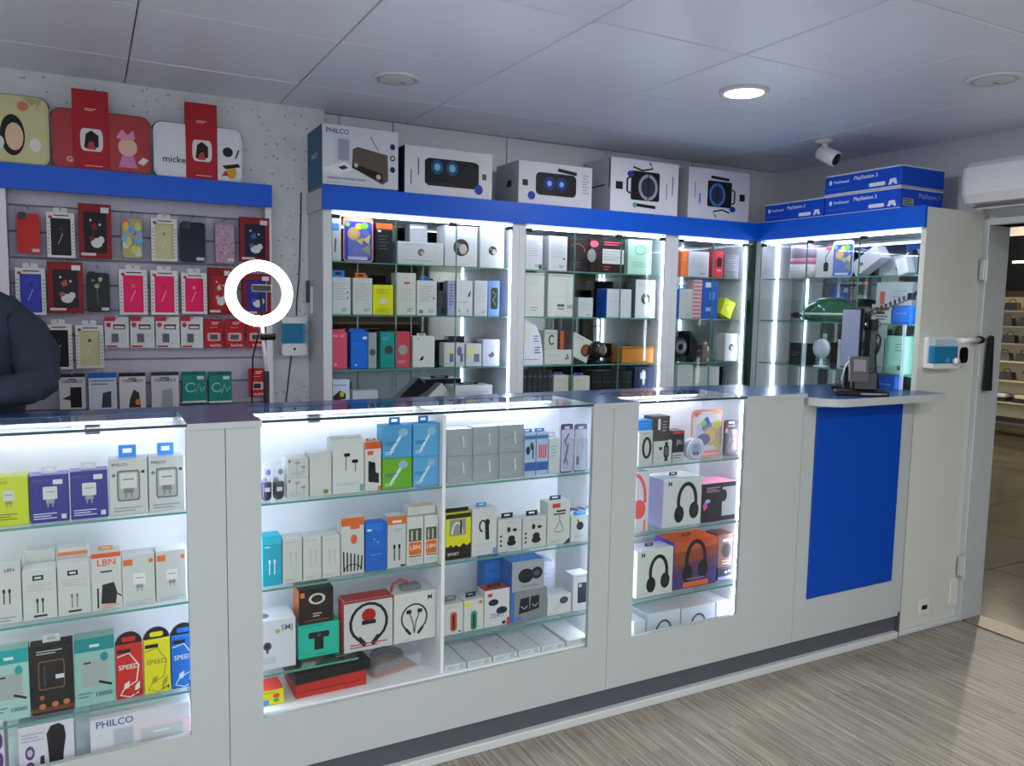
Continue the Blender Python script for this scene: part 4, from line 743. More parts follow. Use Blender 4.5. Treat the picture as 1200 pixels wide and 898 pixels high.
a_ = K(841, 864, 664, .08, '2a3048', 'mouse_box', 'dark blue box with white buttons below the orange gamepad box', ops=[('r', .0, .05, 1, .3, '8a94c4'), ('rr', .1, .35, .9, .85, .1, '14161e'), ('e', .55, .6, .1, .1, 'c9ccd6'), ('e', .8, .65, .08, .08, 'c9ccd6')], dy=.02)
K(841, 864, 626, .08, '7a5248', 'gamepad_box', 'rust coloured box with a black controller on top of the dark blue box', ops=[('e', .55, .5, .3, .22, '17181a'), ('r', .3, .78, .95, .86, 'e6e2e0'), ('n', .3, .2, .6, 2, .08, 'd8a49a'), ('r', .92, 0, 1, 1, '2a2c34')], z=a_['ztop'], dy=.02)
shelf(.200, 2.43)
K(742, 756, 728, .1, 'd9dde4', 'headphone_box', 'low white headphone box at the left corner of the display floor', ops=[('i', thinhp('2a2d33'), .6, .2, 1.2)], dy=.0)
for a, c, v, d in ((758, 797, 717, 'left'), (798, 838, 710, 'right')):
    K(a, c, v, .14, 'd3dae6', 'headphone_box', 'long low white box with grey headphones on the display floor, %s of two' % d, ops=[('i', thinhp(), .5, .32, .9)], dy=.03, top='d3d8e0')
K(839, 862, 704, .13, 'dfe4ee', 'headphone_box', 'blank low white box at the right end of the display floor', ops=[('n', .2, .8, .5, 2, .1, 'c4cada')], dy=.03)
# ================================================================== WALL CABINET GOODS
T = [('n', .12, .85, .7, 7, .07, 'b4b8be'), ('n', .55, .16, .3, 2, .05, '6d727a')]
def circ(cx=.55, cy=.5, r=.26, c='2a2628'): return [('i', [('e', 0, 0, r, r, c), ('e', .06, -.04, r*.5, r*.6, 'b9a9a4'), ('e', -.08, .06, r*.25, r*.3, '7d7074')], cx, cy, 1), ('n', .1, .9, .7, 2, .04, 'a9acb2')]
def toyops(): return [('i', flower(), .35, .62, .7), ('e', .7, .8, .14, .07, '79c043'), ('p', [(.65, .5), (.9, .62), (.85, .4)], 'e8d23a'), ('r', .15, .05, .8, .12, 'c9cfe8'), ('p', [(.6, .3), (.9, .4), (.9, .15)], '8aa03a')]
# --- cabinet nearest the rack
shelf(1.735, 3.50)
K(386.5, 400, 252, .08, W_, 'figurine_box', 'slim white box with a blue square at the left end of the top cabinet shelf', ops=[('r', .2, .66, .8, .82, '5a86c8'), ('l', [(.5, .5), (.45, .2)], .12, '4a4d55'), ('n', .2, .9, .6, 2, .04, GR)])
blister(402, 437.5, 254, 'blue blister card with a round yellow toy in the cabinet nearest the rack', '3347b8', toyops(), 'toy_blister', 'toy', frame='e08a6a')
K(440.5, 460, 262, .08, '1c1c20', 'gadget_box', 'black box with an orange top beside the blue toy blister', ops=[('r', 0, .86, 1, 1, 'e0561c'), ('n', .15, .7, .6, 5, .08, '4a4c52'), ('r', .1, .78, .3, .83, 'd9d9d9')])
a_ = K(466, 520, 284, .1, W_, 'camera_box', 'wide white carton lying before a narrow upright one', ops=circ(.5, .55, .16, '6a5a60')+[('n', .15, .2, .6, 1, .06, GR)])
K(480, 501, 263, .07, 'd3d6da', 'gadget_box', 'narrow pale carton standing behind the wide lying one', ops=[('e', .6, .3, .14, .08, '2a2c30'), ('e', .8, .42, .08, .05, '2a2c30')], dy=.11)
K(521, 559.5, 265, .1, 'dcdfe2', 'camera_box', 'square white carton with a large dark round window', ops=circ(.5, .47, .24))
K(562.5, 591, 266, .1, 'd6dadd', 'camera_box', 'white carton with a smaller dark round window by the cabinet post', ops=circ(.52, .42, .17))
shelf(1.50, 3.50)
K(387, 411, 325, .07, 'e3e6ea', 'charger_box', 'white box with a blue hang tab at the left of the second cabinet shelf', ops=T+[('e', .85, .6, .04, .03, '6a6d78'), ('e', .85, .45, .04, .03, '6a6d78')], tab=('2a8ae6', .6, .032))
K(413.5, 436.5, 326, .07, 'dddfdd', 'charger_box', 'white box with an orange hang tab beside the yellow box', ops=T, tab=('e06a30', .55, .024))
K(437, 461, 334, .07, 'dede1a', 'charger_box', 'bright yellow box on the second shelf of the cabinet nearest the rack', ops=[('e', .5, .45, .22, .1, 'eceedd'), ('n', .15, .85, .7, 3, .06, 'b0b01c'), ('n', .15, .2, .7, 3, .05, 'b0b01c')])
K(464, 487.5, 320, .07, 'e0e2de', 'charger_box', 'tall white box with a tiny red logo near its top', ops=[('r', .4, .74, .68, .79, 'c84a40')]+T[1:]+[('n', .12, .62, .7, 5, .06, 'bcc0c2')])
K(488.5, 512, 329, .07, 'e2e4e4', 'charger_box', 'white box with a short blue tab and printed pictograms', ops=T+[('e', .84, .5, .05, .03, '3a3d45'), ('r', .1, .06, .3, .16, '7a7e86')], tab=('2272c8', .42, .02))
K(512.5, 523, 341, .06, '3a3e46', 'gadget_box', 'narrow dark grey box between white ones', ops=[('e', .6, .22, .2, .1, K_)])
K(524.5, 533, 329, .06, '9aa2c4', 'gadget_box', 'very slim lavender box on the second cabinet shelf', ops=[('n', .2, .9, .6, 8, .08, '5a6290')])
K(534, 554, 329, .06, 'dfe2e8', 'gadget_box', 'white box with a clear hanger and a small dark gadget', ops=[('p', [(.72, .6), (.88, .75), (.86, .6), (.76, .5)], '2a2c33'), ('n', .1, .4, .6, 1, .04, GR), ('e', .2, .15, .06, .04, GR), ('e', .7, .15, .06, .04, GR)], tab=('eef0f4', .6, .02))
K(556, 571.5, 329, .06, 'd3d8e0', 'gadget_box', 'slim white box beside the blue box with a green phone', ops=T)
K(572, 585.5, 329, .06, '6f8fd0', 'phone_box', 'blue box with a green patterned phone by the cabinet post', ops=[('rr', .22, .2, .86, .8, .1, '1d2a22'), ('l', [(.35, .7), (.7, .6), (.4, .45), (.7, .3)], .06, '7d9a4a')])
shelf(1.255, 3.50)
K(387, 407, 389, .07, 'd8506e', 'case_box', 'pink carton at the left end of the third cabinet shelf', ops=[('r', .1, .86, .45, .92, 'e88aa0'), ('n', .6, .92, .25, 2, .04, 'f4e0e4'), ('e', .3, .12, .08, .03, 'f0c0cc')], header=('d8506e', .01))
K(411, 431, 389, .07, '1668d6', 'case_box', 'vivid blue carton on the third cabinet shelf', ops=[('r', .7, .8, .95, .87, 'cfe0f4'), ('e', .3, .1, .06, .03, 'a9c8f0'), ('n', .1, .7, .6, 3, .05, '2a7ae4')], header=('1668d6', .01))
K(431.5, 441.5, 390, .07, '9aa0a4', 'case_box', 'slim grey carton squeezed beside the vivid blue one', ops=[('e', .5, .45, .35, .1, '4a5058')])
K(445.5, 462.5, 389, .07, '1f9490', 'case_box', 'teal carton with a dark round print', ops=[('e', .6, .5, .3, .12, '4a3a40'), ('n', .1, .85, .5, 2, .05, '6ac0bc')])
K(464, 480.5, 389, .07, 'c84452', 'case_box', 'coral red carton with a grey round print', ops=[('e', .5, .5, .34, .14, '9a9aa0'), ('n', .15, .2, .6, 2, .05, 'e89aa0')])
K(483.5, 509.5, 394, .07, 'e2e3e4', 'gadget_box', 'single white carton with a tiny dark gadget, third cabinet shelf', ops=[('p', [(.35, .3), (.5, .38), (.48, .25), (.3, .2)], K_), ('e', .25, .9, .05, .03, GR)], tab=('d8dadc', .4, .012))
for a, c, v, d, cc in ((520, 533.5, 402, 'first', 'cfcc9a'), (534, 544.5, 402, 'second', '6a5a8a'), (546, 564.5, 403, 'third', 'd2cf92')):
    K(a, c, v, .06, 'd2d6dc', 'mini_box', 'small pale figure box, %s of three from the white carton' % d, ops=[('e', .4, .65, .28, .2, cc), ('r', .5, .2, .85, .55, '5a6a8a'), ('n', .1, .15, .6, 1, .06, GR)])
K(565.5, 585.5, 398, .07, 'd8daf0', 'gadget_box', 'lavender white carton by the post on the third cabinet shelf', ops=[('p', [(.3, .4), (.6, .55), (.7, .4), (.5, .3)], '6a5a70')])
shelf(1.009, 3.50)
K(386.5, 410, 445, .08, 'c9d4ea', 'toy_box', 'pale blue box with a dark toy car on the lowest cabinet shelf', ops=[('p', [(.15, .62), (.5, .75), (.8, .68), (.8, .55), (.15, .52)], '2a2c1c'), ('e', .6, .66, .12, .06, 'c8b82a'), ('n', .15, .88, .7, 1, .04, '4a6ab0'), ('r', .15, .1, .85, .4, 'd8506e')])
K(413, 443, 458, .08, 'cfd6e4', 'gadget_box', 'low white box beside the toy car box on the lowest shelf', ops=[('r', 0, 0, 1, .5, '4a8ad8')])
K(532, 577, 452, .12, 'd6d8e2', 'router_box', 'low white carton with a black carry handle on the lowest shelf', ops=[('n', .1, .8, .8, 2, .05, 'a4a8b8')], tab=('26282e', .5, .012))
carton('gadget_box', 'white carton leaning steeply against the mirror on the lowest shelf', 'box', (1.42, 3.56, 1.0096), .075, .16, .07, 'd9dbdc', roll=48, side='8f9498')
# --- middle cabinet
shelf(1.735, 3.50)
K(616, 636, 276, .08, 'dfe2ea', 'gadget_box', 'tall white box at the left end of the middle cabinet', ops=T+[('r', .78, .03, .95, .16, '26282e')])
K(643, 665, 277, .08, 'd9dde2', 'gadget_box', 'second tall white box in the middle cabinet', ops=T+[('e', .82, .35, .06, .03, '3a3d45')])
K(667, 690, 280, .09, '1d191a', 'game_box', 'black box with red swirls beside a white box', ops=[('l', arc(.4, .6, .4, .25, 0, 140), .06, '8a4434'), ('n', .1, .3, .5, 3, .07, '5a4a48'), ('e', .2, .8, .12, .05, '6a3028')])
K(691, 732, 281, .09, '2a1a1e', 'game_box', 'dark box with pink lettering and a white label', ops=[('n', .4, .94, .55, 2, .07, 'd85a72'), ('e', .12, .85, .12, .1, 'd85a72'), ('r', .36, .28, .98, .72, 'd9dad8'), ('n', .4, .66, .5, 4, .08, 'a9a9a6'), ('n', .4, .2, .2, 2, .08, 'b8405a'), ('e', .05, .5, .12, .2, '8a8c90')])
K(736, 764, 281, .08, 'a9d2c0', 'gadget_box', 'pale green box by the middle cabinet light', ops=[('l', ell(.5, .7, .22, .13)+[ell(.5, .7, .22, .13)[0]], .03, '6aa08c'), ('n', .2, .35, .6, 3, .06, '86b8a4')])  # plain pale green carton with a ring and bar print
shelf(1.50, 3.50)
K(614.5, 638, 320, .09, 'e4e6e8', 'router_box', 'white carton with grey footer text, left end of the middle cabinet second shelf', ops=[('r', 0, .45, 1, .46, 'c4c8ca'), ('n', .3, .22, .4, 2, .06, '9a9fa8'), ('n', .12, .9, .6, 4, .05, 'c4c8cc')])
K(642, 673, 321, .1, 'dfe2e2', 'router_box', 'larger white carton with a dark logo footer, middle cabinet second shelf', ops=[('r', 0, .45, 1, .46, 'c0c4c6'), ('r', .36, .24, .62, .3, '4a4e56'), ('r', .36, .17, .62, .21, '8a8e96'), ('r', .74, .2, .94, .29, '9a9ea6')], side='c4c8d0')
K(677.5, 695, 349, .07, 'd2d8e0', 'mini_box', 'small pale box beside the blue sided carton', ops=T)
K(711, 740, 339, .1, 'd2d6de', 'router_box', 'pale carton with a bright blue side panel', ops=[('n', .1, .6, .6, 2, .05, 'b0b6c0')], side='1b62d0')
K(744.5, 768, 328, .09, 'd4d8dd', 'camera_box', 'white carton with a dark oval window near the light strip', ops=circ(.5, .5, .22), side='6a6e76')
shelf(1.255, 3.50)
bag = thing('bagged_item', 'white rounded plastic bag with grey text standing by the post', 'bag', onY(624, 402, 3.50)); bag.location.z = 1.2556
B().prism([(-.06, 0), (.065, 0), (.06, .07), (.045, .15), (.02, .2), (-.03, .225), (-.06, .225)], 0, .05, mat('dfe2f2', .35)).build('bag_body', bag, fix=True)
draw('front_print', bag, [('n', .55, .68, .25, 3, .06, '6a6e98'), ('n', .6, .42, .3, 3, .06, '4a4e80'), ('n', .1, .14, .7, 1, .04, '8a8eb8'), ('e', .2, .7, .2, .18, 'eef0e0')], (-.06, 0, 0), (1, 0, 0), (0, 0, 1), (0, -1, 0), .12, .22)
a_ = K(638, 672, 410, .07, 'd3d8d8', 'gadget_box', 'long low white box under two small upright ones', ops=[('l', [(.78, .7), (.82, .4), (.7, .35), (.76, .5)], .05, '4a4e56'), ('n', .1, .7, .4, 2, .1, 'b0b4b8')])
K(638, 653.5, 387, .05, 'b9bcba', 'mini_box', 'small grey box with a dark curved print on the low white box', ops=[('l', arc(.55, .5, .2, .22, 40, 320), .1, '26282c'), ('n', .1, .85, .8, 1, .05, '5a5c5e')], z=a_['ztop'])
K(656, 670.5, 388, .05, '3a2420', 'mini_box', 'small black and orange box on the low white box', ops=[('r', 0, 0, .3, 1, 'b0562c'), ('e', .65, .5, .22, .26, '141214')], z=a_['ztop'])
carton('camera_box', 'tilted white camera carton with a brown round window', 'box', (2.275, 3.54, 1.2556), .14, .12, .07, 'd6d9da', roll=24, ops=[('n', .1, .9, .5, 2, .05, '8a8e94'), ('e', .75, .5, .22, .28, '6a4634'), ('e', .75, .5, .13, .17, '8a5a40')])
cm = thing('dome_camera', 'black dome camera before the tilted white carton', 'camera', (2.385, 3.505, 1.2556))
B().lathe([(.03, 0), (.032, .01), (.012, .02), (.012, .035)], BLACK, n=16).build('foot', cm, True); B().lathe([(.012, -.04), (.04, -.03), (.046, 0), (.04, .03), (.012, .04)], mat('17181c', .3), (0, 0, .075), 20, 'y').build('head', cm, True)
B().lathe([(.024, -.043), (.022, -.046), (.01, -.047)], mat('6a5a54', .15), (0, 0, .075), 16, 'y').build('lens', cm, True)
K(729, 766, 407, .09, 'b8752c', 'wooden_box', 'light brown wooden box lying by the light strip', ops=[('r', 0, .88, 1, 1, '8a5420'), ('l', [(0, .4), (1, .5)], .01, 'a0642a')])
shelf(1.009, 3.50)
for i in range(6): K(612+5.9*i, 617.6+5.9*i, 434, .09, '2b2d33', 'game_case', 'black slim case on the lowest shelf, %s from the post' % ('first', 'second', 'third', 'fourth', 'fifth', 'sixth')[i], ops=[('r', .2, .84, .8, .87, '6a6e74'), ('r', .2, .6, .8, .62, '4a4e54')], group='black slim cases')
for a, c, v, d in ((648.5, 666, 440, 'left'), (671.5, 691, 441, 'right')):
    K(a, c, v, .07, 'd2d0c8', 'gadget_box', 'pale box with a dim blue tab on the lowest middle shelf, %s of two' % d, ops=[('n', .15, .9, .6, 2, .04, 'b0aea6')], tab=('4a6ab8', .55, .014))
for i in range(4): K(693+12*i, 704.4+12*i, 435, .09, '17191c', 'game_case', 'wide black case with a green stripe, %s of four beside the navy box' % ('first', 'second', 'third', 'last')[i], ops=[('r', .1, .7, .9, .73, '2a4a34'), ('r', .1, .4, .9, .42, '3a3e44')], group='black cases with green stripes')
K(743, 765, 430, .09, '1b2448', 'game_box', 'navy box with a small white emblem by the light strip', ops=[('r', .3, .7, .6, .86, 'b9c0d8'), ('e', .5, .4, .25, .14, '2f3f7a')])
# --- corner cabinet
shelf(1.735, 3.50)
K(798, 806.5, 293, .08, 'f07a3a', 'gadget_box', 'slim orange box in the corner cabinet', ops=[('n', .2, .8, .6, 3, .08, 'f8a878')])
K(807, 831, 295, .08, 'c4c4d0', 'gadget_box', 'pale lilac box beside the slim orange one', ops=T)
K(838, 847.5, 294, .06, 'd8303a', 'gadget_box', 'slim red box with a phone print in the corner cabinet', ops=[('rr', .2, .4, .8, .75, .1, '2a1a20'), ('r', .2, .25, .8, .3, 'f0b0b4')])
K(849, 866, 299, .08, '76747e', 'gadget_box', 'dim grey box beside the slim red one', ops=[('n', .1, .8, .7, 5, .1, '96949e')])
shelf(1.50, 3.50)
K(796, 811.5, 339, .07, 'cfd4d2', 'charger_box', 'white box with blue edge and blue tab in the corner cabinet', ops=T, side='2a7ae0', tab=('1e8de8', .6, .022))
K(812, 822.5, 328, .06, 'd8b4b8', 'case_box', 'pink striped slim box beside a blue one', ops=[('r', 0, .1*i, 1, .1*i+.05, 'b07a84') for i in range(10)])
K(823.5, 841.5, 329, .07, '2256b8', 'case_box', 'blue box with white squares in the corner cabinet', ops=[('r', .15, .82, .5, .95, 'c4d2ee'), ('r', .4, .5, .8, .7, '5a86d8'), ('r', .2, .2, .6, .3, '8fb0e4')])
carton('case_box', 'lime yellow box tilted on its corner', 'box', (3.275, 3.51, 1.5006), .085, .10, .06, 'c9cf1e', roll=22, ops=[('e', .5, .5, .16, .14, 'e2e46a')])
shelf(1.255, 3.50)
sp = thing('speaker', 'black cylindrical speaker lying in the corner cabinet', 'speaker', (2.945, 3.56, 1.2556))
B().lathe([(.045, -.055), (.055, -.045), (.057, 0), (.055, .045), (.045, .055)], mat('1a1c20', .4), (0, 0, .0845), 24, 'y').build('body', sp, True)
B().lathe([(.03, -.058), (.036, -.056)], mat('6d7178', .3), (.0, 0, .0845), 20, 'y').lathe([(.018, -.0595), (.004, -.06)], BLACK, (0, 0, .0845), 16, 'y').build('driver', sp)
B().box(-.05, .05, -.04, .04, 0, .028, mat('23252c', .4), c=.004).build('base', sp)
for a, c, d in ((816, 822.5, 'left'), (823, 829, 'right')): K(a, c, 404, .05, '1d1e22' if d == 'left' else '7a5a48', 'mini_box', ('small black' if d == 'left' else 'small brown')+' box between the speaker and the bottle', ops=[('r', .2, .6, .8, .7, '5a5c62')])
bo = thing('bottle', 'white pump bottle standing in the corner cabinet', 'bottle', (3.15, 3.53, 1.2556))
B().lathe([(.02, 0), (.024, .006), (.024, .075), (.016, .088), (.01, .092)], mat('cdd2c8', .3), n=18).build('flask', bo, True); B().lathe([(.012, .092), (.012, .105), (.006, .11)], mat('d8a08a', .35), n=14).build('cap', bo, True); B().lathe([(.0245, .02), (.0245, .06)], paper('5a7a6a'), n=18).build('sticker', bo, True)
K(849.5, 864, 391, .07, 'cfd0d2', 'gadget_box', 'white upright carton with a dark oval in the corner cabinet', ops=circ(.5, .5, .2))
shelf(1.009, 3.50)
K(793.5, 811.5, 428, .08, 'c3c7c6', 'gadget_box', 'pale box on the lowest shelf of the corner cabinet', ops=T)
K(814, 842.5, 430, .08, 'cdd0cd', 'camera_box', 'larger pale box with a dark round print, lowest corner shelf', ops=circ(.5, .25, .2)+T[:1])
K(846, 854.5, 431, .08, '1b1a1d', 'gadget_box', 'narrow black box at the end of the lowest corner shelf', ops=[('l', [(.4, .2), (.6, .8)], .1, '4a4a50')])
# --- right hand cabinet (front faces left)
shelf(1.735, 3.49, 'x')
loc, W, H, rz = fit(924, 955, 288); tu = thing('cylinder_carton', 'lilac and pink cylindrical carton on the top shelf beside the light strip', 'carton', (loc[0]+.05, loc[1], loc[2]), rz)
B().lathe([(W/2, 0), (W/2, H*.42)], paper('e6e2ee'), n=28).lathe([(W/2, H*.42), (W/2, H*.6)], paper('d88aa4'), n=28).lathe([(W/2, H*.6), (W/2, H*.97), (W/2-.004, H)], paper('c8b4d8'), n=28).build('carton', tu, True)
K(956, 975, 290, .07, 'dcdde2', 'watch_box', 'white box with a black pendant gadget beside the blue toy blister', ops=[('l', [(.85, .9), (.6, .65), (.65, .45)], .05, '2a2c33'), ('rr', .5, .2, .8, .5, .08, '2a2c33'), ('r', .6, .9, .95, 1, 'd85a72')])
blister(975.5, 1000, 282, 'blue blister card with an orange round toy in the cabinet beside the doorway', '3c55c4', toyops(), 'toy_blister', 'toy', frame='c9cfe4')
t = carton('drone_box', 'long white box leaning across the top shelf', 'box', (3.50, 2.74, 1.7356), .17, .075, .08, 'd6d9e6', rz=-math.pi/2, ops=[('e', .35, .5, .06, .14, '6a6e7a'), ('l', [(.5, .1), (.75, .9)], .01, 'dcdee6')])
t.rotation_euler = (math.radians(0), math.radians(-33), -math.pi/2); t.location.z = 1.7356+.085*math.sin(math.radians(33))
t = carton('gadget_box', 'small white box tilted at the end of the leaning long box', 'box', (3.565, 2.585, 1.7356), .06, .085, .05, 'e6e8f2', rz=-math.pi/2, roll=-18)
K(1030, 1068, 300, .05, 'cdd4e4', 'gadget_box', 'pale white box with a small dark figure behind the leaning long box', ops=[('p', [(.5, .4), (.65, .5), (.6, .3)], '3a3d48'), ('n', .1, .8, .4, 2, .06, 'a9b2c8')], dy=.12)
shelf(1.50, 3.49, 'x')
gs = thing('helmet', 'glossy dark green shell with a pale rim on the second shelf', 'helmet', (3.57, 3.02, 1.5006), -math.pi/2)
GRN = mat('0f5a38', .12, coat=1, key='green_shell')
B().lathe([(.19, .0), (.195, .03), (.17, .075), (.12, .11), (.06, .128), (.0, .132)], GRN, n=32).build('shell', gs, True)
for v in bpy.data.meshes[gs.children[0].data.name].vertices: v.co.y *= .42
B().tube([(-.185*math.cos(math.radians(a)), -.085*math.sin(math.radians(a)), .04) for a in range(10, 171, 10)], .007, mat('cfe0d8', .25), 8).build('rim', gs, True)
B().cyl((-.20, -.02, .03), (-.235, -.03, .03), .018, BLACK, 14).build('knob', gs, True)
wh = thing('headset', 'tangled purple grey headset heaped on the second shelf', 'headset', (3.55, 2.72, 1.5006), -math.pi/2)
HM = mat('4a4550', .35)
B().tube([(.09*math.cos(i*.7)*(1-.012*i), .04*math.sin(i*1.1), .015+.06*abs(math.sin(i*.45))) for i in range(26)], .008, HM, 8).build('wire', wh, True)
for q, zz in ((-.03, .085), (.07, .07)): B().lathe([(.012, -.02), (.028, -.014), (.028, .012), (.015, .02)], mat('5a4f66', .3), (q, -.03, zz-.03), 18, 'y').build('ear_cup', wh, True)
cc = thing('coiled_cord', 'black coiled telephone cord with a plug on the second shelf', 'cord', (3.475, 2.585, 1.5006), -math.pi/2)
B().tube([(-.12+.0042*i, -.004+.014*math.cos(i*1.1), .045+.0016*i+.014*math.sin(i*1.1)) for i in range(54)], .0035, mat('24262b', .35), 6).build('coil', cc, True)
B().box(-.14, -.115, -.014, .012, 0, .05, BLACK, c=.003).build('foot', cc); B().cyl((.11, 0, .13), (.17, 0, .17), .008, BLACK, 10).box(.10, .13, -.015, .015, .115, .15, BLACK, c=.004).build('plug', cc)
K(1026, 1068, 331, .06, 'cfd6e2', 'gadget_box', 'pale blue white carton with a red edge on the second shelf', ops=[('r', .12, .2, .26, .78, 'c46a5c'), ('n', .45, .8, .4, 3, .07, 'a4aec4')], dy=.13)
a_ = K(1045, 1067, 358, .05, '1b5cc0', 'case_box', 'small blue box low at the end panel', ops=[('r', .05, .1, .95, .9, '2468d0'), ('n', .2, .6, .6, 1, .15, '6a9ae4')], dy=-.01)
K(1021, 1044, 357, .03, 'c9ccd0', 'price_card', 'white price card with red and black lettering', 'card', ops=[('r', .1, .7, .9, .85, 'a05050'), ('r', .3, .5, .7, .62, '3a3a3e'), ('n', .25, .4, .6, 2, .14, '2a2c30')], dy=-.01)
shelf(1.255, 3.49, 'x')
fa = thing('desk_fan', 'small white round fan on a stem, third shelf', 'fan', (3.50, 3.0, 1.2556), -math.pi/2)
B().lathe([(.04, 0), (.04, .006), (.01, .01), (.008, .05)], mat('dfe4f4', .3), n=20).build('foot', fa, True)
B().lathe([(.02, -.016), (.05, -.012), (.053, 0), (.05, .012), (.02, .016)], mat('dfe4f4', .3), (0, 0, .10), 24, 'y').build('head', fa, True)
b = B()
for r in (.015, .026, .037, .047): b.tube([(r*math.cos(a*.26), -.0165, .10+r*math.sin(a*.26)) for a in range(24)], .0012, mat('aab4d4', .3), 5, closed=True)
b.build('grille', fa, True)
K(925, 943, 402, .09, '23262c', 'gadget_box', 'dark box beside the white round fan', ops=[('n', .1, .6, .6, 2, .12, '5a5e68')])
K(981, 990, 398, .05, 'c4cede', 'gadget_box', 'narrow pale box behind the payment display', ops=[('n', .2, .8, .6, 3, .1, '98a4b8')])
K(1036, 1061, 394, .07, '8fbfae', 'gadget_box', 'pale sea green box behind the black stand', ops=[('n', .5, .8, .3, 3, .08, '5a8a7a'), ('r', .65, .1, .8, .22, '2a4a44')])
shelf(1.009, 3.49, 'x')
K(1022, 1048, 438, .06, '2f5fc0', 'game_box', 'low blue box on the lowest shelf behind the desk', ops=[('n', .1, .8, .7, 2, .08, '7a9ae0')])
# ================================================================== ON TOP OF THE CABINETS
shelf(2.0525, 3.455); TOPZ = 2.0525
t = K(377.5, 467, 149.5, .26, 'd9dce6', 'radio_carton', 'white and blue carton with a retro radio printed on the front', ops=[('t', 'PHILCO', .05, .86, .29, '1f3f7a'), ('r', .16, .38, .36, .82, 'c9d2e0'), ('r', .2, .44, .34, .78, '8f9aac'), ('p', [(.02, .3), (.3, .42), (.4, .3), (.2, .2), (.02, .24)], 'eef0f6'), ('p', [(.2, .32), (.28, .36), (.33, .32), (.25, .28)], '2a2c33'), ('i', radio(), .62, .42, .72), ('e', .92, .74, .035, .05, '16284f'), ('e', .92, .55, .035, .05, '16284f'), ('e', .92, .36, .035, .05, '16284f'), ('e', .92, .55, .02, .028, 'd9dce6'), ('t', 'WIRELESS VINTAGE RADIO', .06, .12, .5, '4a6aa4'), ('n', .06, .08, .4, 1, .03, 'a4b0c8'), ('r', 0, 0, 1, .03, '26508c')], side='2f6486', sideops=[('t', 'PHILCO', .3, .5, .4, 'c9d8e4')])
t = K(474, 577, 175, .24, 'dcdce4', 'speaker_carton', 'white carton with a long black double speaker, beside the radio carton', ops=[('rr', .22, .2, .84, .78, .08, '111319'), ('e', .36, .6, .07, .16, '1d4a70'), ('e', .36, .6, .035, .08, '6ab0d0'), ('e', .53, .6, .07, .16, '1d4a70'), ('e', .53, .6, .035, .08, '6ab0d0'), ('r', .25, .2, .55, .28, '22252c'), ('e', .84, .2, .05, .11, '24409a'), ('r', .88, .42, .93, .55, '3a5a44'), ('l', [(.15, .4), (.15, .75)], .015, '6a6d76'), ('l', [(.07, .2), (.07, .5)], .01, '3a3c44')], side='2a2e3a')
t = K(607.5, 694, 192, .24, 'd6d6e2', 'speaker_carton', 'white carton with a speaker whose two rings glow blue', ops=[('i', speaker(), .5, .5, .95), ('l', [(.52, .86), (.78, .8)], .04, K_), ('r', .05, .42, .12, .56, '17181c'), ('e', .17, .2, .05, .1, '24309a'), ('n', .86, .8, .09, 7, .07, '9a9cb0')], side='b4b4bc', sideops=[('r', .5, .42, .7, .58, '2a2c30')])
t = K(715.5, 795, 188, .27, 'dcdde8', 'speaker_carton', 'tall white carton with an upright party speaker and taped side', ops=[('i', boombox('8f94a0'), .5, .5, .85), ('r', .07, .42, .17, .56, '17181c'), ('e', .28, .72, .05, .06, '26388c'), ('l', [(.82, .3), (.82, .6)], .012, '6a6d76'), ('l', [(.91, .4), (.91, .75)], .012, '3a3c44'), ('e', .35, .15, .03, .05, '4a9a90')], side='b9bac2', sideops=[('l', [(.1, .95), (.1, .5), (.8, .5)], .03, '2a2c30'), ('l', [(.95, .98), (.95, .45)], .03, '2a2c30')])
t = K(806.5, 878.5, 199, .27, 'd2d4e0', 'speaker_carton', 'tall white carton with the party speaker printed upside down, in the corner', ops=[('i', [(p[0], [(-q[0], -q[1]) for q in p[1]])+p[2:] if p[0] == 'l' else ((p[0], -p[1], -p[2])+p[3:] if p[0] == 'e' else p) for p in boombox('3f6aa8')], .5, .5, .8), ('r', .83, .42, .92, .56, '17181c'), ('e', .72, .24, .05, .06, '26388c'), ('l', [(.1, .4), (.1, .7)], .012, '6a6d76'), ('l', [(.18, .3), (.18, .5)], .02, '3a5aa0')], side='9a9ca4')
PSO = [('e', .08, .62, .022, .12, 'c9d4f4'), ('t', 'PreOwned', .13, .55, .2, 'dfe6fa'), ('t', 'PlayStation 3', .40, .55, .3, 'dfe6fa'), ('rr', .60, .16, .80, .34, .03, 'e4e9fa'), ('p', [(.84, .15), (.86, .42), (.93, .42), (.95, .15), (.92, .15), (.895, .26), (.87, .15)], 'e4e9fa'), ('r', .04, .28, .3, .30, '5f86e0'), ('r', 0, 0, 1, .07, 'cfd4e2'), ('r', 0, .93, 1, 1, 'cfd4e2')]
shelf(2.0525, 3.45, 'x')
E_ = [('r', 0, .93, 1, 1, 'c4c9d8'), ('r', 0, 0, 1, .07, 'a9a294')]
def console(uL, uR, vT, z, label, endops):
    loc, W, H, rz = fit(uL, uR, vT, 0, z)
    t = carton('console_carton', label, 'carton', loc, W, .103, .32, '0f49c0', PSO, rz=rz)
    draw('end_print', t, endops, (W/2, 0, 0), (0, 1, 0), (0, 0, 1), (1, 0, 0), .32, .103); return loc[2]+.104
console(893.5, 965, 236, None, 'blue game console carton lying alone in the corner', E_)
z_ = console(967, 1055.5, 223.5, None, 'blue game console carton at the bottom of the pair', E_+[('t', 'PlayStation 3', .42, .5, .5, '8fa4d8'), ('r', .05, .15, .3, .5, '9a9c8a'), ('n', .07, .45, .2, 3, .1, '2a3a5a')])
console(967, 1057, 200, z_, 'blue game console carton on top of the pair', E_)
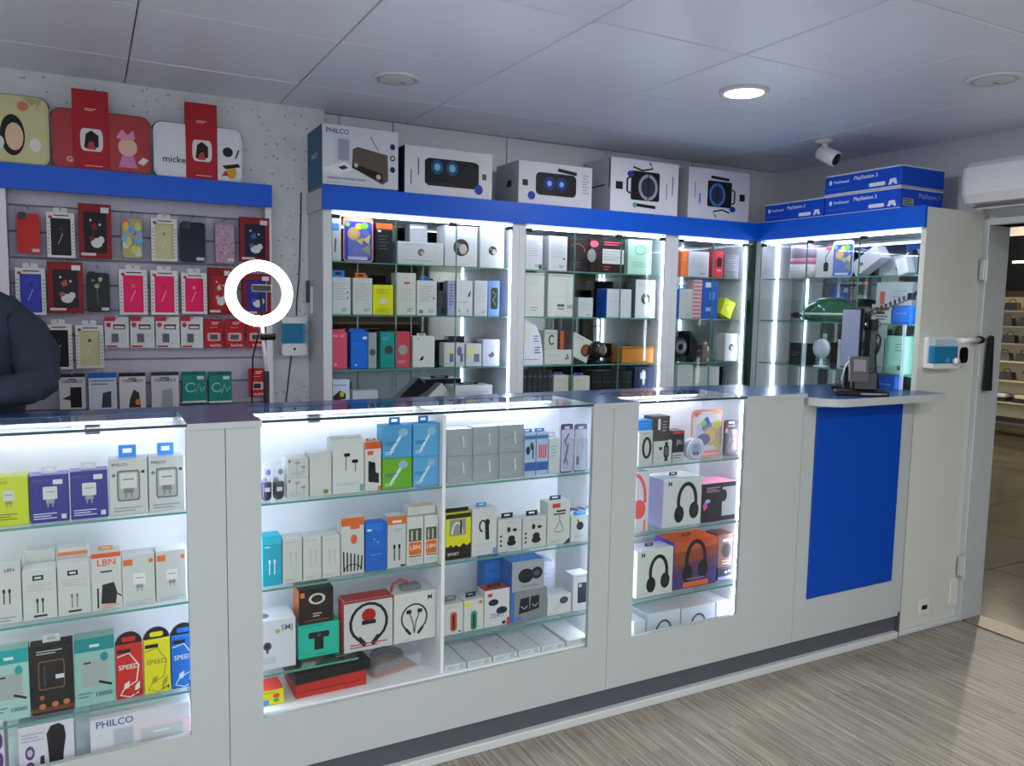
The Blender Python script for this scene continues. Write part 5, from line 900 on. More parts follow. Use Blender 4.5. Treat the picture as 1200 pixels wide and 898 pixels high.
# laptop sleeves on the rack
def sleeve(uL, uR, vT, col, label, ops, band=None, edge='2a2c33'):
    Y = RF+.03; p0 = onY(uL, vT, Y); p1 = onY(uR, vT+8, Y); W = p1.x-p0.x-.004; H = p0.z-2.0525-.002
    t = thing('laptop_sleeve', label, 'laptop sleeve', ((p0.x+p1.x)/2, Y, 2.0526))
    m = mat(col, .5, var=.06, scale=30, bump=.1)
    o = rrect(-W/2, W/2, 0, H, .035, 6); o2 = rrect(-W/2+.006, W/2-.006, .006, H-.006, .032, 6)
    B().prism(o, .006, .03, m).prism(o2, 0, .006, m).build('fabric_body', t)
    b = B(); b.tube([(p[0], .018, p[1]) for p in rrect(-W/2, W/2, 0, H, .035, 6)[:14]], .0045, mat(edge, .4), 6); b.build('zip', t, True)
    draw('front_print', t, ops, (-W/2, 0, 0), (1, 0, 0), (0, 0, 1), (0, -1, 0), W, H)
    if band:
        a, c = (onY(q, vT, Y).x-t.location.x for q in band[:2]); h2 = onY(band[0], band[2], Y).z-2.0525
        bb = B().box(a, c, -.004, .034, 0.0, h2, paper('a31f2c'), c=.001).build('card_band', t)
        draw('band_print', bb, [('rr', .2, .24, .82, .52, .1, 'e6e2e0'), ('p', [(.3, .28), (.35, .45), (.5, .5), (.7, .44), (.7, .3), (.5, .26)], '1b1a1c'), ('p', [(.36, .26), (.44, .36), (.56, .36), (.62, .26)], 'b03a40'), ('n', .34, .77, .32, 2, .02, 'efc9c6'), ('n', .3, .06, .5, 1, .02, 'efc9c6')], (a, -.004, 0), (1, 0, 0), (0, 0, 1), (0, -1, 0), c-a, h2)
sleeve(-12, 56.5, 107, 'c2bd8a', 'pale yellow laptop sleeve at the left end of the rack top', [('e', .35, .42, .22, .3, '1b1a1c'), ('e', .38, .4, .16, .2, 'd9b79a'), ('e', .1, .3, .1, .1, 'e9e9e6'), ('e', .75, .3, .1, .1, 'e9e9e6'), ('e', .55, .85, .1, .07, 'c47a5a'), ('p', [(.55, .98), (.7, .86), (.8, .92), (.78, .8), (.9, .98)], 'a9a476')], edge='1d1e22')
sleeve(58.5, 176, 124, '9c2028', 'dark red laptop sleeve with a red card band', [('t', 'Girl', .14, .12, .12, 'e6c9c9'), ('e', .76, .45, .1, .16, 'd8b0a0'), ('p', [(.64, .6), (.7, .75), (.76, .66), (.82, .75), (.84, .6), (.74, .56)], 'd88ab0'), ('p', [(.66, .1), (.7, .3), (.82, .3), (.86, .1)], 'c47aa8'), ('p', [(.86, .2), (.92, .3), (.98, .26), (.92, .16)], 'e9e4e2')], (84, 127, 103), '1d1e22')
sleeve(178.5, 284, 140, 'd2d4dc', 'white laptop sleeve with script lettering and a red card band', [('t', 'mickey', .1, .24, .3, '1d1b1e'), ('e', .83, .56, .06, .09, '1b1a1c'), ('e', .87, .18, .06, .12, 'c49a2e'), ('p', [(.76, .3), (.95, .36), (.98, .3), (.8, .24)], '1b1a1c'), ('p', [(.75, .1), (.8, .22), (.84, .12)], 'b0303a'), ('l', [(.92, .45), (.96, .62)], .02, '4a4a52')], (217, 254, 119), '1d1e22')
# ================================================================== GOODS HANGING ON THE RACK
RY = 3.585
def hook(x, z):
    B().tube([(x, RP, z), (x, RY-.012, z), (x, RY-.020, z+.012)], .0022, CHROME, 6).build('hook', rk, True)
def hang(uL, uR, vT, vB, label, kind, c1, c2=K_, name='phone_case_pack', cat='phone case', dy=0):
    um = (uL+uR)/2; vm = (vT+vB)/2; Y = RY+dy; X0, X1 = onY(uL, vm, Y).x, onY(uR, vm, Y).x; zb, zt = onY(um, vB, Y).z, onY(um, vT, Y).z
    W, H = X1-X0-.002, zt-zb; D = .028; t = thing(name, label, cat, ((X0+X1)/2, Y, zb))
    def tabp(col):
        b = B(); y = D/2; m = paper(col) if isinstance(col, str) else col
        b.prism(rrect(-W*.26, W*.26, H, H+.018, .006), y-.001, y+.001, m); b.build('hang_tab', t)
    zh = H+.009
    if kind == 'white':      # white framed window pack with a euro tab
        b = B(); m = paper('dcdcde'); bw = W*.14
        b.box(-W/2, -W/2+bw, 0, D, 0, H, m).box(W/2-bw, W/2, 0, D, 0, H, m).box(-W/2+bw, W/2-bw, 0, D, H*.87, H, m).box(-W/2+bw, W/2-bw, 0, D, 0, H*.05, m); b.build('carton', t)
        cs = B().prism(rrect(-W/2+bw, W/2-bw, H*.05, H*.87, .006), .006, D-.002, mat(c1, .4, key=('case', c1), spec=.12)).build('case', t)
        draw('case_print', cs, [('e', .5, .72, .08, .05, c2), ('l', [(.35, .3), (.6, .6)], .02, 'f0f0f4' if c1 != 'b9b48c' else 'd9d6b4')], (-W/2+bw, .006, H*.05), (1, 0, 0), (0, 0, 1), (0, -1, 0), W-2*bw, H*.82)
        draw('front_print', t, [('n', .25, .945, .55, 1, .06, '35373d'), ('e', .14, .89, .07, .035, 'a8323c')]+[('r', .03, .1+.08*i, .1, .115+.08*i, '4a4c52') for i in range(9)]+[('r', .9, .1+.08*i, .97, .115+.08*i, '4a4c52') for i in range(9)], (-W/2, 0, 0), (1, 0, 0), (0, 0, 1), (0, -1, 0), W, H)
        tabp('dcdcde')
    elif kind == 'red':      # dark red window carton
        b = B(); m = paper('7d161e'); bw = W*.15
        b.box(-W/2, -W/2+bw, 0, D, 0, H, m).box(W/2-bw, W/2, 0, D, 0, H, m).box(-W/2+bw, W/2-bw, 0, D, H*.85, H, m).box(-W/2+bw, W/2-bw, 0, D, 0, H*.1, m); b.build('carton', t)
        cs = B().prism(rrect(-W/2+bw, W/2-bw, H*.1, H*.85, .006), .006, D-.002, mat(c1, .4, key=('case', c1), spec=.12)).build('case', t)
        draw('case_print', cs, [('e', .55, .25, .25, .12, 'd9d9dc'), ('e', .75, .33, .14, .09, 'd9d9dc'), ('e', .35, .36, .12, .06, c2), ('p', [(.3, .65), (.5, .75), (.6, .6), (.4, .55)], c2), ('e', .3, .8, .05, .03, 'd9d9dc'), ('e', .7, .7, .05, .03, 'd9d9dc')], (-W/2+bw, .006, H*.1), (1, 0, 0), (0, 0, 1), (0, -1, 0), W-2*bw, H*.75)
        draw('front_print', t, [('r', .68, .84, .93, .94, 'dfdfe0'), ('r', .05, .05, .5, .1, 'dcc9c9')], (-W/2, 0, 0), (1, 0, 0), (0, 0, 1), (0, -1, 0), W, H)
        zh = H-.006
    elif kind == 'bag':      # bare case in a clear hanging bag
        cs = B().prism(rrect(-W/2+.003, W/2-.003, .003, H-.012, .012), .008, .02, mat(c1, .4, key=('case', c1), spec=.12)).build('case', t)
        o = []
        if c2 == 'floral': o = [('e', random.uniform(.15, .85), random.uniform(.1, .9), random.uniform(.1, .18), random.uniform(.06, .1), random.choice(['5a9ad8', 'e4c43a', 'd8607a', '7ab0e0', 'c9d86a', 'e8e4da'])) for _ in range(22)]
        elif c2 == 'glit': o = [('e', random.uniform(.08, .92), random.uniform(.05, .95), .03, .018, random.choice(['8a6a80', 'e4d0dc', '6a5a70', 'c49ab4'])) for _ in range(50)]
        elif c2 == 'stem': o = [('l', [(.5, .2), (.45, .5), (.6, .8)], .03, '6a7a4a'), ('e', .45, .62, .1, .05, '9aa08a'), ('e', .6, .78, .08, .05, 'b4b8a0'), ('e', .3, .75, .06, .03, '7a8a5a')]
        o += [('rr', .1, .78, .42, .95, .05, '00000a' if c1 == '141518' else '3a3c44')] if c2 not in ('floral', 'glit') else []
        draw('case_print', cs, o+[('r', .62, .06, .92, .13, 'e4e4e6')], (-W/2, .008, 0), (1, 0, 0), (0, 0, 1), (0, -1, 0), W, H)
        B().prism(rrect(-W/2-.003, W/2+.003, -.002, H+.018, .004), .004, .024, film('thin_bag', '303238', .08)).build('clear_bag', t)
    elif kind == 'sd':
        B().prism(rrect(-W/2, W/2, 0, H, .003), .010, .013, paper('d6d6d8')).build('card', t)
        draw('card_print', t, [('r', 0, .86, .45, 1, 'b0202c'), ('e', .16, .74, .1, .08, 'b0202c'), ('r', .35, .6, .85, .76, '33353b'), ('r', .4, .63, .8, .7, 'd6d6d8'), ('r', .06, .02, .5, .08, 'b0202c')], (-W/2, .010, 0), (1, 0, 0), (0, 0, 1), (0, -1, 0), W, H)
        mc = B().box(-W*.22, W*.06, .006, .0098, H*.18, H*.46, mat('171d28', .35), c=.0005).build('memory_card', t); B().box(W*.16, W*.40, .006, .0098, H*.14, H*.42, film('clear_pack', 'dfe3ee', .22)).build('clear_blister', t); zh = H-.006
    elif kind == 'usb':
        B().prism(rrect(-W/2, W/2, 0, H, .003), .010, .013, paper('a3141f')).build('card', t)
        draw('card_print', t, [('t', 'SanDisk', .3, .05, .62, 'f0dede'), ('n', .4, .9, .42, 2, .06, 'f0dede'), ('n', .3, .72, .4, 1, .05, 'd88a90'), ('rr', .16, .24, .86, .52, .08, 'c9a4a6')], (-W/2, .010, 0), (1, 0, 0), (0, 0, 1), (0, -1, 0), W, H)
        B().box(-W*.2, W*.2, .003, .0095, H*.30, H*.46, mat('1b1c20', .3), c=.001).build('flash_drive', t); zh = H-.006
    elif kind == 'box':
        B().box(-W/2, W/2, 0, D, 0, H, paper(c1), c=.001).build('carton', t)
        if isinstance(c2, list): draw('front_print', t, c2, (-W/2, 0, 0), (1, 0, 0), (0, 0, 1), (0, -1, 0), W, H)
        zh = H-.004
    hook((X0+X1)/2, zb+zh)
hang(18, 48, 246, 298, 'red phone case in a clear bag, first on the top row of the rack', 'bag', 'c8241c', 'x')
hang(54.5, 88, 249, 302, 'white framed pack with a black case on the top row', 'white', '1b1c20', '2c2d33')
hang(92, 131, 239, 303, 'dark red carton with a black case on the top row of the rack', 'red', '1a1b22', '7d161e')
hang(142, 168, 253, 303, 'bright floral patterned phone case in a clear bag', 'bag', 'b8b06a', 'floral')
hang(177, 208, 256, 306, 'white framed pack with a cream case on the top row', 'white', 'b9b48c', '8f8a62')
hang(210.5, 242, 257, 308, 'navy phone case in a clear bag beside the cream pack', 'bag', '161d33', 'x')
hang(251.5, 276, 260, 309, 'pink glitter phone case in a clear bag', 'bag', 'b898ac', 'glit')
hang(281, 316, 255, 307, 'dark red carton with a navy and white case ending the top row', 'red', '1c2236', '3a5a9a')
hang(18, 54, 314, 369, 'white framed pack with a violet blue case behind the person', 'white', '3a42a8', '2c3488')
hang(55.5, 98, 307, 367, 'dark red carton with a black case on the second row', 'red', '202024', 'b04a3a')
hang(100, 130, 316, 367, 'black floral stem phone case in a clear bag', 'bag', '141518', 'stem')
hang(139.5, 173, 316, 369, 'white framed pack with a hot pink case, left of three', 'white', 'd81a5c', 'a8843a')
hang(176.5, 209, 317, 369, 'white framed pack with a hot pink case, middle of three', 'white', 'd81a5c', 'a01448')
hang(212.5, 243, 320, 368, 'white framed pack with a hot pink case, right of three', 'white', 'd81a5c', 'b89a5a')
hang(244, 272, 314, 369, 'brick red carton with a small grey figure, left of the ring lamp', 'red', '9a2420', 'b9a9a0')
hang(284, 318, 321, 370, 'carton with a violet blue case seen through the ring lamp', 'red', '2f2f8a', '4a4ab0')
hang(52.5, 85, 380, 433, 'white framed pack with a black case beside the person', 'white', '141519', '26282c')
hang(88.5, 122, 381, 431.5, 'white framed pack with a cream case on the third row', 'white', 'b9b48c', '4a4632')
for i, (a, c) in enumerate(((122.5, 151.5), (152.5, 181.5), (182.5, 211), (212, 238.5))):
    hang(a, c, 371.5, 408, 'memory card blister with a red corner, %s of four in the row' % ('first', 'second', 'third', 'fourth')[i], 'sd', 'd6d6d8', name='memory_card_pack', cat='memory card')
for i, (a, c) in enumerate(((239.5, 262), (263.5, 287), (289, 312))):
    hang(a, c, 374, 408, 'red flash drive card, %s of three beside the memory cards' % ('first', 'second', 'third')[i], 'usb', 'a3141f', name='flash_drive_pack', cat='flash drive')
cer = lambda hd: [('r', 0, .9, 1, 1, hd), ('t', 'CERAMICS', .1, .74, .8, '2a2c33'), ('r', .35, .82, .65, .86, '5a5c62')]
hang(69, 100.5, 438, 480, 'white carton with a black header and a dark phone beside the person', 'box', 'bfc0c6', cer('15161a')+[('r', .42, .05, .85, .62, '15161a'), ('p', [(.1, .3), (.42, .4), (.42, .25)], '2a2c33')], name='screen_protector_box', cat='box')
hang(103.5, 137, 437, 480, 'pale carton with a bright blue header on the lowest rack row', 'box', 'b9c4d2', [('r', 0, .86, 1, 1, '1a5cb0'), ('n', .1, .8, .8, 2, .09, '5a7a9c'), ('p', [(.45, .05), (.5, .45), (.8, .5), (.8, .05)], '2f3a48')], name='screen_protector_box', cat='box')
hang(139.5, 171, 437, 480, 'white carton with a black header and a brown figure', 'box', 'c3c4c8', cer('111216')+[('p', [(.35, .05), (.4, .3), (.55, .55), (.75, .45), (.8, .05)], '3a2c22'), ('e', .7, .2, .1, .08, 'c4823a')], name='screen_protector_box', cat='box')
hang(177, 210, 436, 479, 'white carton with a dark header and a silver phone', 'box', 'c9cad0', cer('2a2c33')+[('p', [(.35, .05), (.4, .5), (.75, .55), (.78, .05)], '8f929c')], name='screen_protector_box', cat='box')
for a, c, d in ((213.5, 242, 'left'), (244.5, 272, 'right')):
    hang(a, c, 436, 472, 'teal carton with looping white lettering, %s of two' % d, 'box', '17776e', [('l', arc(.35, .5, .2, .14, 30, 330)+[(.5, .62), (.55, .3), (.7, .62), (.8, .35), (.92, .5)], .03, 'b9dcd6'), ('r', 0, .9, 1, 1, '0f5f58'), ('r', .62, .76, .9, .86, 'cfdcd8'), ('r', 0, 0, 1, .06, 'cfdcd8')], name='screen_protector_box', cat='box')
hang(291.5, 312, 432, 465, 'single red flash drive card on the lowest rack row', 'usb', 'a3141f', name='flash_drive_pack', cat='flash drive')
# ================================================================== FIXTURES AND SMALL THINGS
# ring lamp
RYL = 2.95
rl = thing('ring_lamp', 'lit white ring lamp on a black stand behind the counter', 'lamp', (.565, RYL, 0))
b = B(); b.tube([(-.021+.099*math.cos(math.radians(a)), 0, 1.58+.099*math.sin(math.radians(a))) for a in range(0, 360, 8)], .019, emis('fff7ea', 7, 'ring_glow'), 12, closed=True); b.build('light_ring', rl, True)
b = B(); b.tube([(-.021+.099*math.cos(math.radians(a)), .012, 1.58+.099*math.sin(math.radians(a))) for a in range(0, 360, 8)], .0192, mat('e4e4e2', .4), 10, closed=True); b.build('ring_housing', rl, True)
B().cyl((0, 0, 0.02), (0, 0, 1.30), .011, mat('141417', .35), 12).build('pole', rl, True); B().cyl((0, 0, 1.30), (-.012, .008, 1.47), .007, mat('c9cacc', .3), 10).build('upper_rod', rl, True)
B().cyl((-.02, -.012, 1.425), (.03, -.012, 1.425), .012, BLACK, 12).build('tilt_knob', rl, True)
pc = B().box(-.05, .02, -.02, .01, 1.585, 1.612, mat('1b1c20', .4), c=.004).cyl((-.012, .0, 1.47), (-.018, -.004, 1.60), .005, BLACK, 8); pc.build('phone_clamp', rl)
for k in range(3):
    a = k*2.094+.5; B().cyl((0, 0, .35), (.22*math.cos(a), .22*math.sin(a), .012), .009, mat('141417', .35), 10).build('leg', rl, True)
B().tube([(-.02, 0, 1.46), (-.045, .01, 1.35), (-.05, .01, 1.2), (-.04, .012, 1.0), (-.03, .01, .5), (-.03, .01, .01)], .003, BLACK, 6).build('cable', rl, True)
# soap dispensers
LIQ = mat('1d78a4', .12, coat=.6, key='blue_liquid')
def dispenser(x, y, z, s, label):
    t = thing('soap_dispenser', label, 'dispenser', (x, y, z)); Wm = mat('d6d9dc', .3)
    B().prism(rrect(-.056*s, .056*s, 0, .175*s, .018), -.03*s, 0, Wm).build('back_case', t)
    B().prism(rrect(-.056*s, .056*s, 0, .055*s, .015), -.085*s, -.03*s, Wm).build('nozzle_cover', t)
    B().prism(rrect(-.052*s, .052*s, .056*s, .145*s, .010), -.08*s, -.0305*s, LIQ).build('blue_tank', t)
    B().prism(rrect(-.056*s, .056*s, .1455*s, .175*s, .010), -.082*s, -.0305*s, Wm).build('top_cover', t)
    B().lathe([(.006, -.0853*s), (.005, -.087*s), (.001, -.0875*s)], BLACK, (0, 0, .03*s), 10, 'y').build('drop_mark', t)
dispenser(.822, 3.719, 1.31, 1.0, 'blue soap dispenser on the plaster wall beside the ring lamp')
wc = B().tube([(0.905-.03, 3.716, 2.05), (.872, 3.716, 1.9), (.868, 3.716, 1.8), (.862, 3.716, 1.65), (.852, 3.716, 1.56), (.85, 3.716, 1.49)], .0035, mat('4a4d52', .5), 6)
tag(wc.build('power_cable', None, True), 'thin dark cable running down the wall into the soap dispenser', 'cable')
tag(B().tube([(.825, 3.716, 1.305), (.818, 3.716, 1.25), (.81, 3.716, 1.18), (.80, 3.716, 1.1), (.80, 3.716, .9)], .0035, mat('4a4d52', .5), 6).build('power_cable', None, True), 'thin dark cable hanging below the soap dispenser', 'cable')
d2 = thing('sanitizer_dispenser', 'white dispenser with a blue liquid window on the cabinet end panel', 'dispenser', (3.57, 2.3875, 1.30))
Wm = mat('d6d9d8', .3)
B().prism(rrect(-.10, .10, 0, .145, .014), -.02, 0, Wm).build('back_case', d2)
B().prism(rrect(-.088, .085, .022, .10, .006), -.05, -.0205, LIQ).build('blue_tank', d2); B().prism(rrect(-.088, .085, .101, .132, .004), -.05, -.0205, film('tank_top', 'c4dfee', .55)).build('clear_tank_top', d2)
B().prism(rrect(-.10, .10, -.004, .02, .006), -.055, -.001, Wm).build('bottom_rail', d2); B().lathe([(.016, -.075), (.018, -.055)], Wm, (.055, 0, .03), 16, 'y').build('push_button', d2, True)
th = thing('wall_thermometer', 'white wall thermometer with a black oval sensor window', 'thermometer', (3.725, 2.3875, 1.31))
B().prism(rrect(-.045, .045, 0, .13, .02), -.035, 0, Wm).build('case', th); B().prism(rrect(-.032, .032, .008, .085, .02), -.038, -.0352, BLACK).build('sensor_window', th)
B().cyl((-.03, -.03, .115), (.115, -.035, .12), .015, Wm, 14, .012).build('arm', th, True); B().cyl((.113, -.035, .12), (.135, -.035, .12), .018, BLACK, 14).build('cap', th, True)
# intercom on the cabinet side
ic = thing('wall_remote', 'small white remote in a holder on the grey cabinet side', 'remote', (.904, 3.635, 1.50), 0)
B().box(-.014, 0, -.022, .022, 0, .125, mat('d9d9dc', .4), c=.003).build('holder', ic); B().box(-.026, -.0145, -.016, .016, .05, .15, mat('3a3c42', .4), c=.003).build('handset', ic)
# security camera
se = thing('security_camera', 'white bullet security camera hanging from the ceiling corner', 'camera', (3.35, 2.93, ZC))
CW = mat('d9dadc', .35)
B().lathe([(.045, 0), (.045, -.012), (.02, -.02)], CW, n=20).build('mount_plate', se, True); B().cyl((0, 0, -.015), (.0, -.015, -.055), .014, CW, 12).build('bracket', se, True)
b = B(); d = Vector((.10, -.55, -.30)).normalized(); p0 = Vector((0, .03, -.055)); b.tube([p0, p0+d*.012, p0+d*.10, p0+d*.112], .04, CW, 24, rs=[.026, .038, .040, .038]); b.build('housing', se, True)
B().tube([p0+d*.1122, p0+d*.1145], .03, mat('0c0d10', .15), 24).build('lens_glass', se, True)
# air conditioner over the doorway
ac = thing('air_conditioner', 'white wall air conditioner above the doorway', 'air conditioner', (XR, 2.42, 2.06))
ACM = mat('dfe0e6', .22, var=.01, coat=.4, key='ac_white')
pr = [(0, 0), (-.12, 0), (-.17, .02), (-.195, .06), (-.2, .12), (-.195, .185), (-.17, .21), (0, .215)]
b = B(); n = len(pr); L = .86
rings = [(0, .90), (-.012, .97), (-.03, 1.0), (-L+.03, 1.0), (-L+.012, .97), (-L, .90)]
vs = [(p[0]*s if p[0] else 0, y, .1075+(p[1]-.1075)*s) for y, s in rings for p in pr]
b.add(vs, [(i*n+q, i*n+(q+1) % n, (i+1)*n+(q+1) % n, (i+1)*n+q) for i in range(len(rings)-1) for q in range(n)]+[tuple(range(n))[::-1], tuple(range((len(rings)-1)*n, len(rings)*n))], ACM); b.build('casing', ac, fix=True)
B().box(-.172, -.1, -L+.06, -.06, -.003, .004, mat('5a5d64', .4)).build('air_outlet', ac); B().box(-.165, -.11, -L+.07, -.07, -.010, -.004, ACM, c=.002).build('louver', ac)
bk = thing('black_strap', 'black folded cloth hanging beside the doorway frame', 'strap', (3.905, 2.335, 1.18))
B().prism([(-.022, 0), (.022, 0), (.010, .26), (.004, .27), (-.006, .27), (-.010, .26)], -.012, .008, mat('0b0b0d', .8)).build('cloth', bk); B().tube([(-.02, 0, .262), (-.01, 0, .262), (.0, 0, .272)], .003, BLACK, 6).build('hook_loop', bk, True)
# ================================================================== CASH DESK THINGS
DT = 1.1905
sc_ = thing('acrylic_screen', 'clear rounded acrylic screen standing at the cash desk', 'screen', (0, 2.44, 0))
AC_ = glass((.95, .98, .98), 1.45, 'acrylic')
pts = [(3.38, 1.50), (3.38, 1.60)]+[(2.44+.045*math.cos(math.radians(a)), 1.555+.045*math.sin(math.radians(a))) for a in range(90, 181, 15)]+[(2.395, 1.50)]
B().prism(pts, 0, .006, AC_).build('rounded_sheet', sc_)
for x in (2.735, 3.395): B().box(x, x+.012, -.003, .009, DT, 1.50, film('acrylic_edge', 'c9dbe4', .5)).build('upright', sc_)
B().box(2.747, 3.395, .0, .006, DT, 1.498, AC_).build('lower_sheet', sc_)
mo = thing('customer_display', 'thin screen turned away, silver panel with a black edge on a black foot', 'monitor', (3.165, 2.56, DT), math.radians(-67))
B().box(-.035, .045, 0, .012, .105, .375, mat('8f95b4', .3, metal=.2), c=.003).build('silver_panel', mo); B().box(-.038, .055, .0125, .034, .10, .38, BLACK, c=.003).build('screen_body', mo); B().box(-.015, .015, .012, .03, .01, .11, BLACK, c=.002).build('neck', mo); B().box(-.06, .06, -.04, .06, 0, .012, BLACK, c=.003).build('foot', mo)
pt = thing('payment_terminal', 'black payment terminal with a small grey screen on its base', 'terminal', (2.985, 2.345, DT), math.radians(-40))
B().box(-.10, .115, -.05, .055, 0, .02, BLACK, c=.004).build('base', pt); B().box(-.03, .075, -.01, .04, .02, .105, mat('15161a', .4), c=.008).build('cradle', pt)
hs = B().prism([(0, .06), (.035, .055), (.045, .165), (.015, .17)], -.045, .03, mat('17181c', .35), 'yz').build('handset', pt); hs.location = (.0, -.02, .0)
B().prism([(.0045, .105), (.0055, .1048), (.0135, .1565), (.0125, .157)], -.032, .018, mat('6d6468', .2), 'yz').build('screen', pt).location = (0, -.0245, 0)
B().tube([(-.06, .03, .02), (-.075, .0, .07), (-.06, .01, .13), (-.03, .02, .165)], .003, mat('c9ccd2', .3), 6).build('cord', pt, True)
draw('base_print', pt, [('n', .45, .8, .5, 2, .35, 'c9c9cc')], (-.10, -.05, .004), (1, 0, 0), (0, 0, 1), (0, -1, 0), .215, .012)
bs = thing('arm_stand', 'tall black post stand with a clamp and looping cable', 'stand', (3.365, 2.60, DT))
B().box(-.04, .04, -.04, .04, 0, .008, BLACK, c=.002).build('foot_plate', bs); B().box(-.02, .02, -.02, .02, .008, .31, mat('121317', .4), c=.003).build('post', bs)
B().box(-.026, .026, -.026, .026, .275, .33, BLACK, c=.003).box(-.085, .055, -.012, .012, .292, .318, BLACK, c=.002).build('clamp', bs)
for x in (-.055, .042): B().cyl((x, -.0125, .305), (x, -.016, .305), .008, CHROME, 10).build('bolt', bs, True)
B().tube([(.02, -.01, .25), (.05, -.01, .255), (.065, -.01, .235), (.06, -.01, .20), (.035, -.01, .16), (.025, -.02, .12), (.03, -.025, .06), (.045, -.03, .01)], .0045, BLACK, 8).build('cable', bs, True); B().tube([(-.10, .0, .22), (-.06, -.0, .225), (-.02, -.005, .235)], .004, BLACK, 8).build('short_cable', bs, True)
# ================================================================== THE PERSON BEHIND THE COUNTER
def skin_body(name, nodes, edges, m, parent, sub=2, root=0):
    me = bpy.data.meshes.new(name); me.from_pydata([n_[:3] for n_ in nodes], edges, []); o = bpy.data.objects.new(name, me); COL.objects.link(o)
    o.modifiers.new('skin', 'SKIN'); s = o.modifiers.new('sub', 'SUBSURF'); s.levels = sub; s.render_levels = sub
    if not me.skin_vertices: 
        bpy.context.view_layer.objects.active = o
    for v, n_ in zip(me.skin_vertices[0].data, nodes): v.radius = (n_[3], n_[4] if len(n_) > 4 else n_[3])
    me.skin_vertices[0].data[root].use_root = True
    bpy.context.view_layer.update()
    ev = o.evaluated_get(bpy.context.evaluated_depsgraph_get()); nm = bpy.data.meshes.new_from_object(ev)
    bpy.data.objects.remove(o); nm.materials.clear(); nm.materials.append(m)
    nm.polygons.foreach_set('use_smooth', [True]*len(nm.polygons))
    o = bpy.data.objects.new(name, nm); COL.objects.link(o); o.parent = parent; return o
pe = thing('person', 'person in a dark navy hooded top leaning on the counter', 'person', (-.37, 3.05, 0))
NAVY = mat('1d2839', .9, var=.35, scale=14, bump=.8, key='navy_cloth'); JEAN = mat('20242e', .85, var=.2, scale=40); SKINM = mat('c08d72', .5, var=.04, scale=30); HAIR = mat('1a1411', .6, var=.2, scale=60)
nodes = [(0, .02, .92, .16, .12), (0, .02, 1.05, .18, .12), (0, .0, 1.22, .205, .125), (0, -.01, 1.38, .20, .12), (0, -.015, 1.49, .10, .09), (0, -.03, 1.565, .065, .065),      # 0-5 torso, neck
         (.13, -.01, 1.475, .085, .085), (.205, -.03, 1.415, .080, .080), (.225, -.07, 1.33, .072, .072), (.232, -.15, 1.276, .06, .058), (.20, -.235, 1.274, .053, .053), (.10, -.30, 1.268, .044, .044), (-.0, -.31, 1.262, .036, .036),   # 6-12 left arm resting
         (-.13, -.01, 1.475, .085, .085), (-.205, -.03, 1.40, .080, .080), (-.225, -.07, 1.33, .072, .072), (-.232, -.15, 1.276, .06, .058), (-.20, -.235, 1.274, .053, .053), (-.16, -.32, 1.256, .044, .044), (-.10, -.37, 1.25, .036, .036),  # 13-19
         (.085, .02, .86, .095, .095), (.10, .0, .50, .07, .07), (.10, .04, .12, .05, .05), (-.085, .02, .86, .095, .095), (-.10, .0, .50, .07, .07), (-.10, .04, .12, .05, .05)]
edges = [(0, 1), (1, 2), (2, 3), (3, 4), (4, 5), (4, 6), (6, 7), (7, 8), (8, 9), (9, 10), (10, 11), (11, 12), (4, 13), (13, 14), (14, 15), (15, 16), (16, 17), (17, 18), (18, 19), (0, 20), (20, 21), (21, 22), (0, 23), (23, 24), (24, 25)]
body = skin_body('body', nodes, edges, NAVY, pe, 3)
from mathutils import noise
for v in body.data.vertices:          # folds of the loose top
    if v.co.z > .93: v.co += v.normal*(.011*noise.noise(Vector((v.co.x*9, v.co.y*9, v.co.z*24)))+.006*noise.noise(v.co*34))
body.data.update()
B().tube([(.02, -.135, 1.47), (.035, -.155, 1.40), (.04, -.16, 1.30)], .0035, mat('39465c', .7), 6).build('drawstring', pe, True)
body.data.materials.append(JEAN)
for p in body.data.polygons:
    if p.center.z < .93: p.material_index = 1
# head with a face
hb = B(); hd = Vector((0, -.07, 1.685))
import bmesh
bm = bmesh.new(); bmesh.ops.create_uvsphere(bm, u_segments=28, v_segments=20, radius=1)
for v in bm.verts:
    x, y, z = v.co; jaw = 1-.28*max(0, -z)**1.5
    v.co = Vector((x*.076*jaw, y*.094*(jaw*.5+.5), z*.118))
    if y < -.6 and abs(x) < .22 and -.35 < z < .12: v.co.y -= .018*(1-abs(x)/.22)*(1 if z < -.1 else .5)
    if y < -.5 and .02 < z < .2 and .2 < abs(x) < .6: v.co.y += .007
me = bpy.data.meshes.new('head'); bm.to_mesh(me); bm.free(); me.materials.append(SKINM); me.polygons.foreach_set('use_smooth', [True]*len(me.polygons))
ho = bpy.data.objects.new('head', me); COL.objects.link(ho); ho.parent = pe; ho.location = hd; ho.rotation_euler = (math.radians(-28), 0, math.radians(-12))
for s in (-1, 1):
    B().lathe([(.004, -.006), (.011, -.003), (.011, .003), (.004, .006)], mat('e9e6e2', .2), (s*.030, -.078, .012), 14, 'y').lathe([(.0055, -.0075), (.001, -.008)], mat('2a1a12', .2), (s*.030, -.078, .012), 12, 'y').build('eye', ho, True)
    B().tube([(s*.077, .0, .03), (s*.086, .012, .028), (s*.086, .014, .0), (s*.078, .004, -.025)], .007, SKINM, 8).build('ear', ho, True)
    B().tube([(s*.014, -.086, .032), (s*.032, -.086, .037), (s*.047, -.076, .031)], .0035, HAIR, 6).build('eyebrow', ho, True)
B().tube([(-.024, -.080, -.058), (-.008, -.089, -.055), (.008, -.089, -.055), (.024, -.080, -.058)], .0045, mat('a05f55', .4), 8).build('mouth', ho, True)
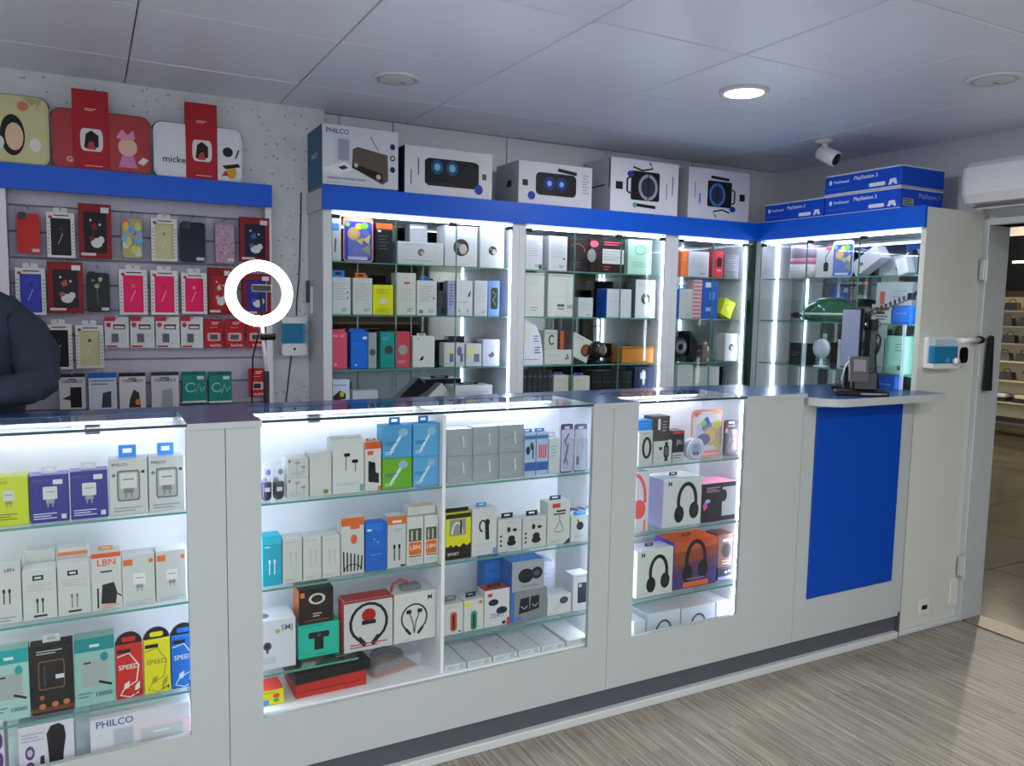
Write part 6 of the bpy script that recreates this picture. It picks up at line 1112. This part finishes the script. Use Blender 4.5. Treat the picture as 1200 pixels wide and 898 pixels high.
B().tube([(0, -.02, -.14), (0, .0, -.09), (0, .0, -.06)], .045, SKINM, 16).build('neck', ho, True)
bm = bmesh.new(); bmesh.ops.create_uvsphere(bm, u_segments=28, v_segments=20, radius=1); dl = [v for v in bm.verts if v.co.z < -.15 or (v.co.y < -.55 and v.co.z < .52)]; bmesh.ops.delete(bm, geom=dl, context='VERTS')
for v in bm.verts: v.co = Vector((v.co.x*.083, v.co.y*.102+.004, v.co.z*.127+.002))
me = bpy.data.meshes.new('hair'); bm.to_mesh(me); bm.free(); me.materials.append(HAIR); me.polygons.foreach_set('use_smooth', [True]*len(me.polygons)); hr = bpy.data.objects.new('hair', me); COL.objects.link(hr); hr.parent = ho
B().tube([(.0+.085*math.cos(math.radians(a)), .02+.075*math.sin(math.radians(a)), 1.515+.02*math.sin(math.radians(a))) for a in range(-60, 241, 20)], .028, NAVY, 10, rs=[.012]+[.03]*14+[.012]).build('hood', pe, True)
def hand(wrist, yaw, mirror):
    t = bpy.data.objects.new('hand', None)
    b_nodes = [(0, 0, 0, .019, .015), (.035, 0, -.003, .026, .013), (.075, 0, -.006, .032, .012)]; ed = [(0, 1), (1, 2)]
    for k, (yy, ln) in enumerate(((-.026, .060), (-.009, .072), (.009, .068), (.026, .052))):
        i = len(b_nodes); b_nodes += [(.085, yy, -.006, .0088), (.085+ln*.5, yy*1.15, -.008, .0082), (.085+ln*.85, yy*1.15, -.018, .0074), (.085+ln, yy*1.1, -.026, .006)]; ed += [(2, i), (i, i+1), (i+1, i+2), (i+2, i+3)]
    i = len(b_nodes); b_nodes += [(.035, -.034*mirror, -.006, .011), (.062, -.052*mirror, -.012, .0095), (.085, -.056*mirror, -.018, .007)]; ed += [(1, i), (i, i+1), (i+1, i+2)]
    o = skin_body('hand', b_nodes, ed, SKINM, pe, 1); o.location = wrist; o.rotation_euler = (0, 0, yaw)
hand((-.02, -.31, 1.252), math.radians(185), 1); hand((-.085, -.385, 1.246), math.radians(-40), -1)
for s in (-1, 1): B().prism([(-.10, 0), (.16, 0), (.15, .05), (.05, .09), (-.06, .10), (-.10, .06)], -.045, .045, mat('1b1c20', .5), 'yz').build('shoe', pe).location = (s*.10, .02, 0)
for o in pe.children:
    if o.name.startswith('shoe'): o.rotation_euler = (0, 0, math.pi); o.location.x = o.location.x
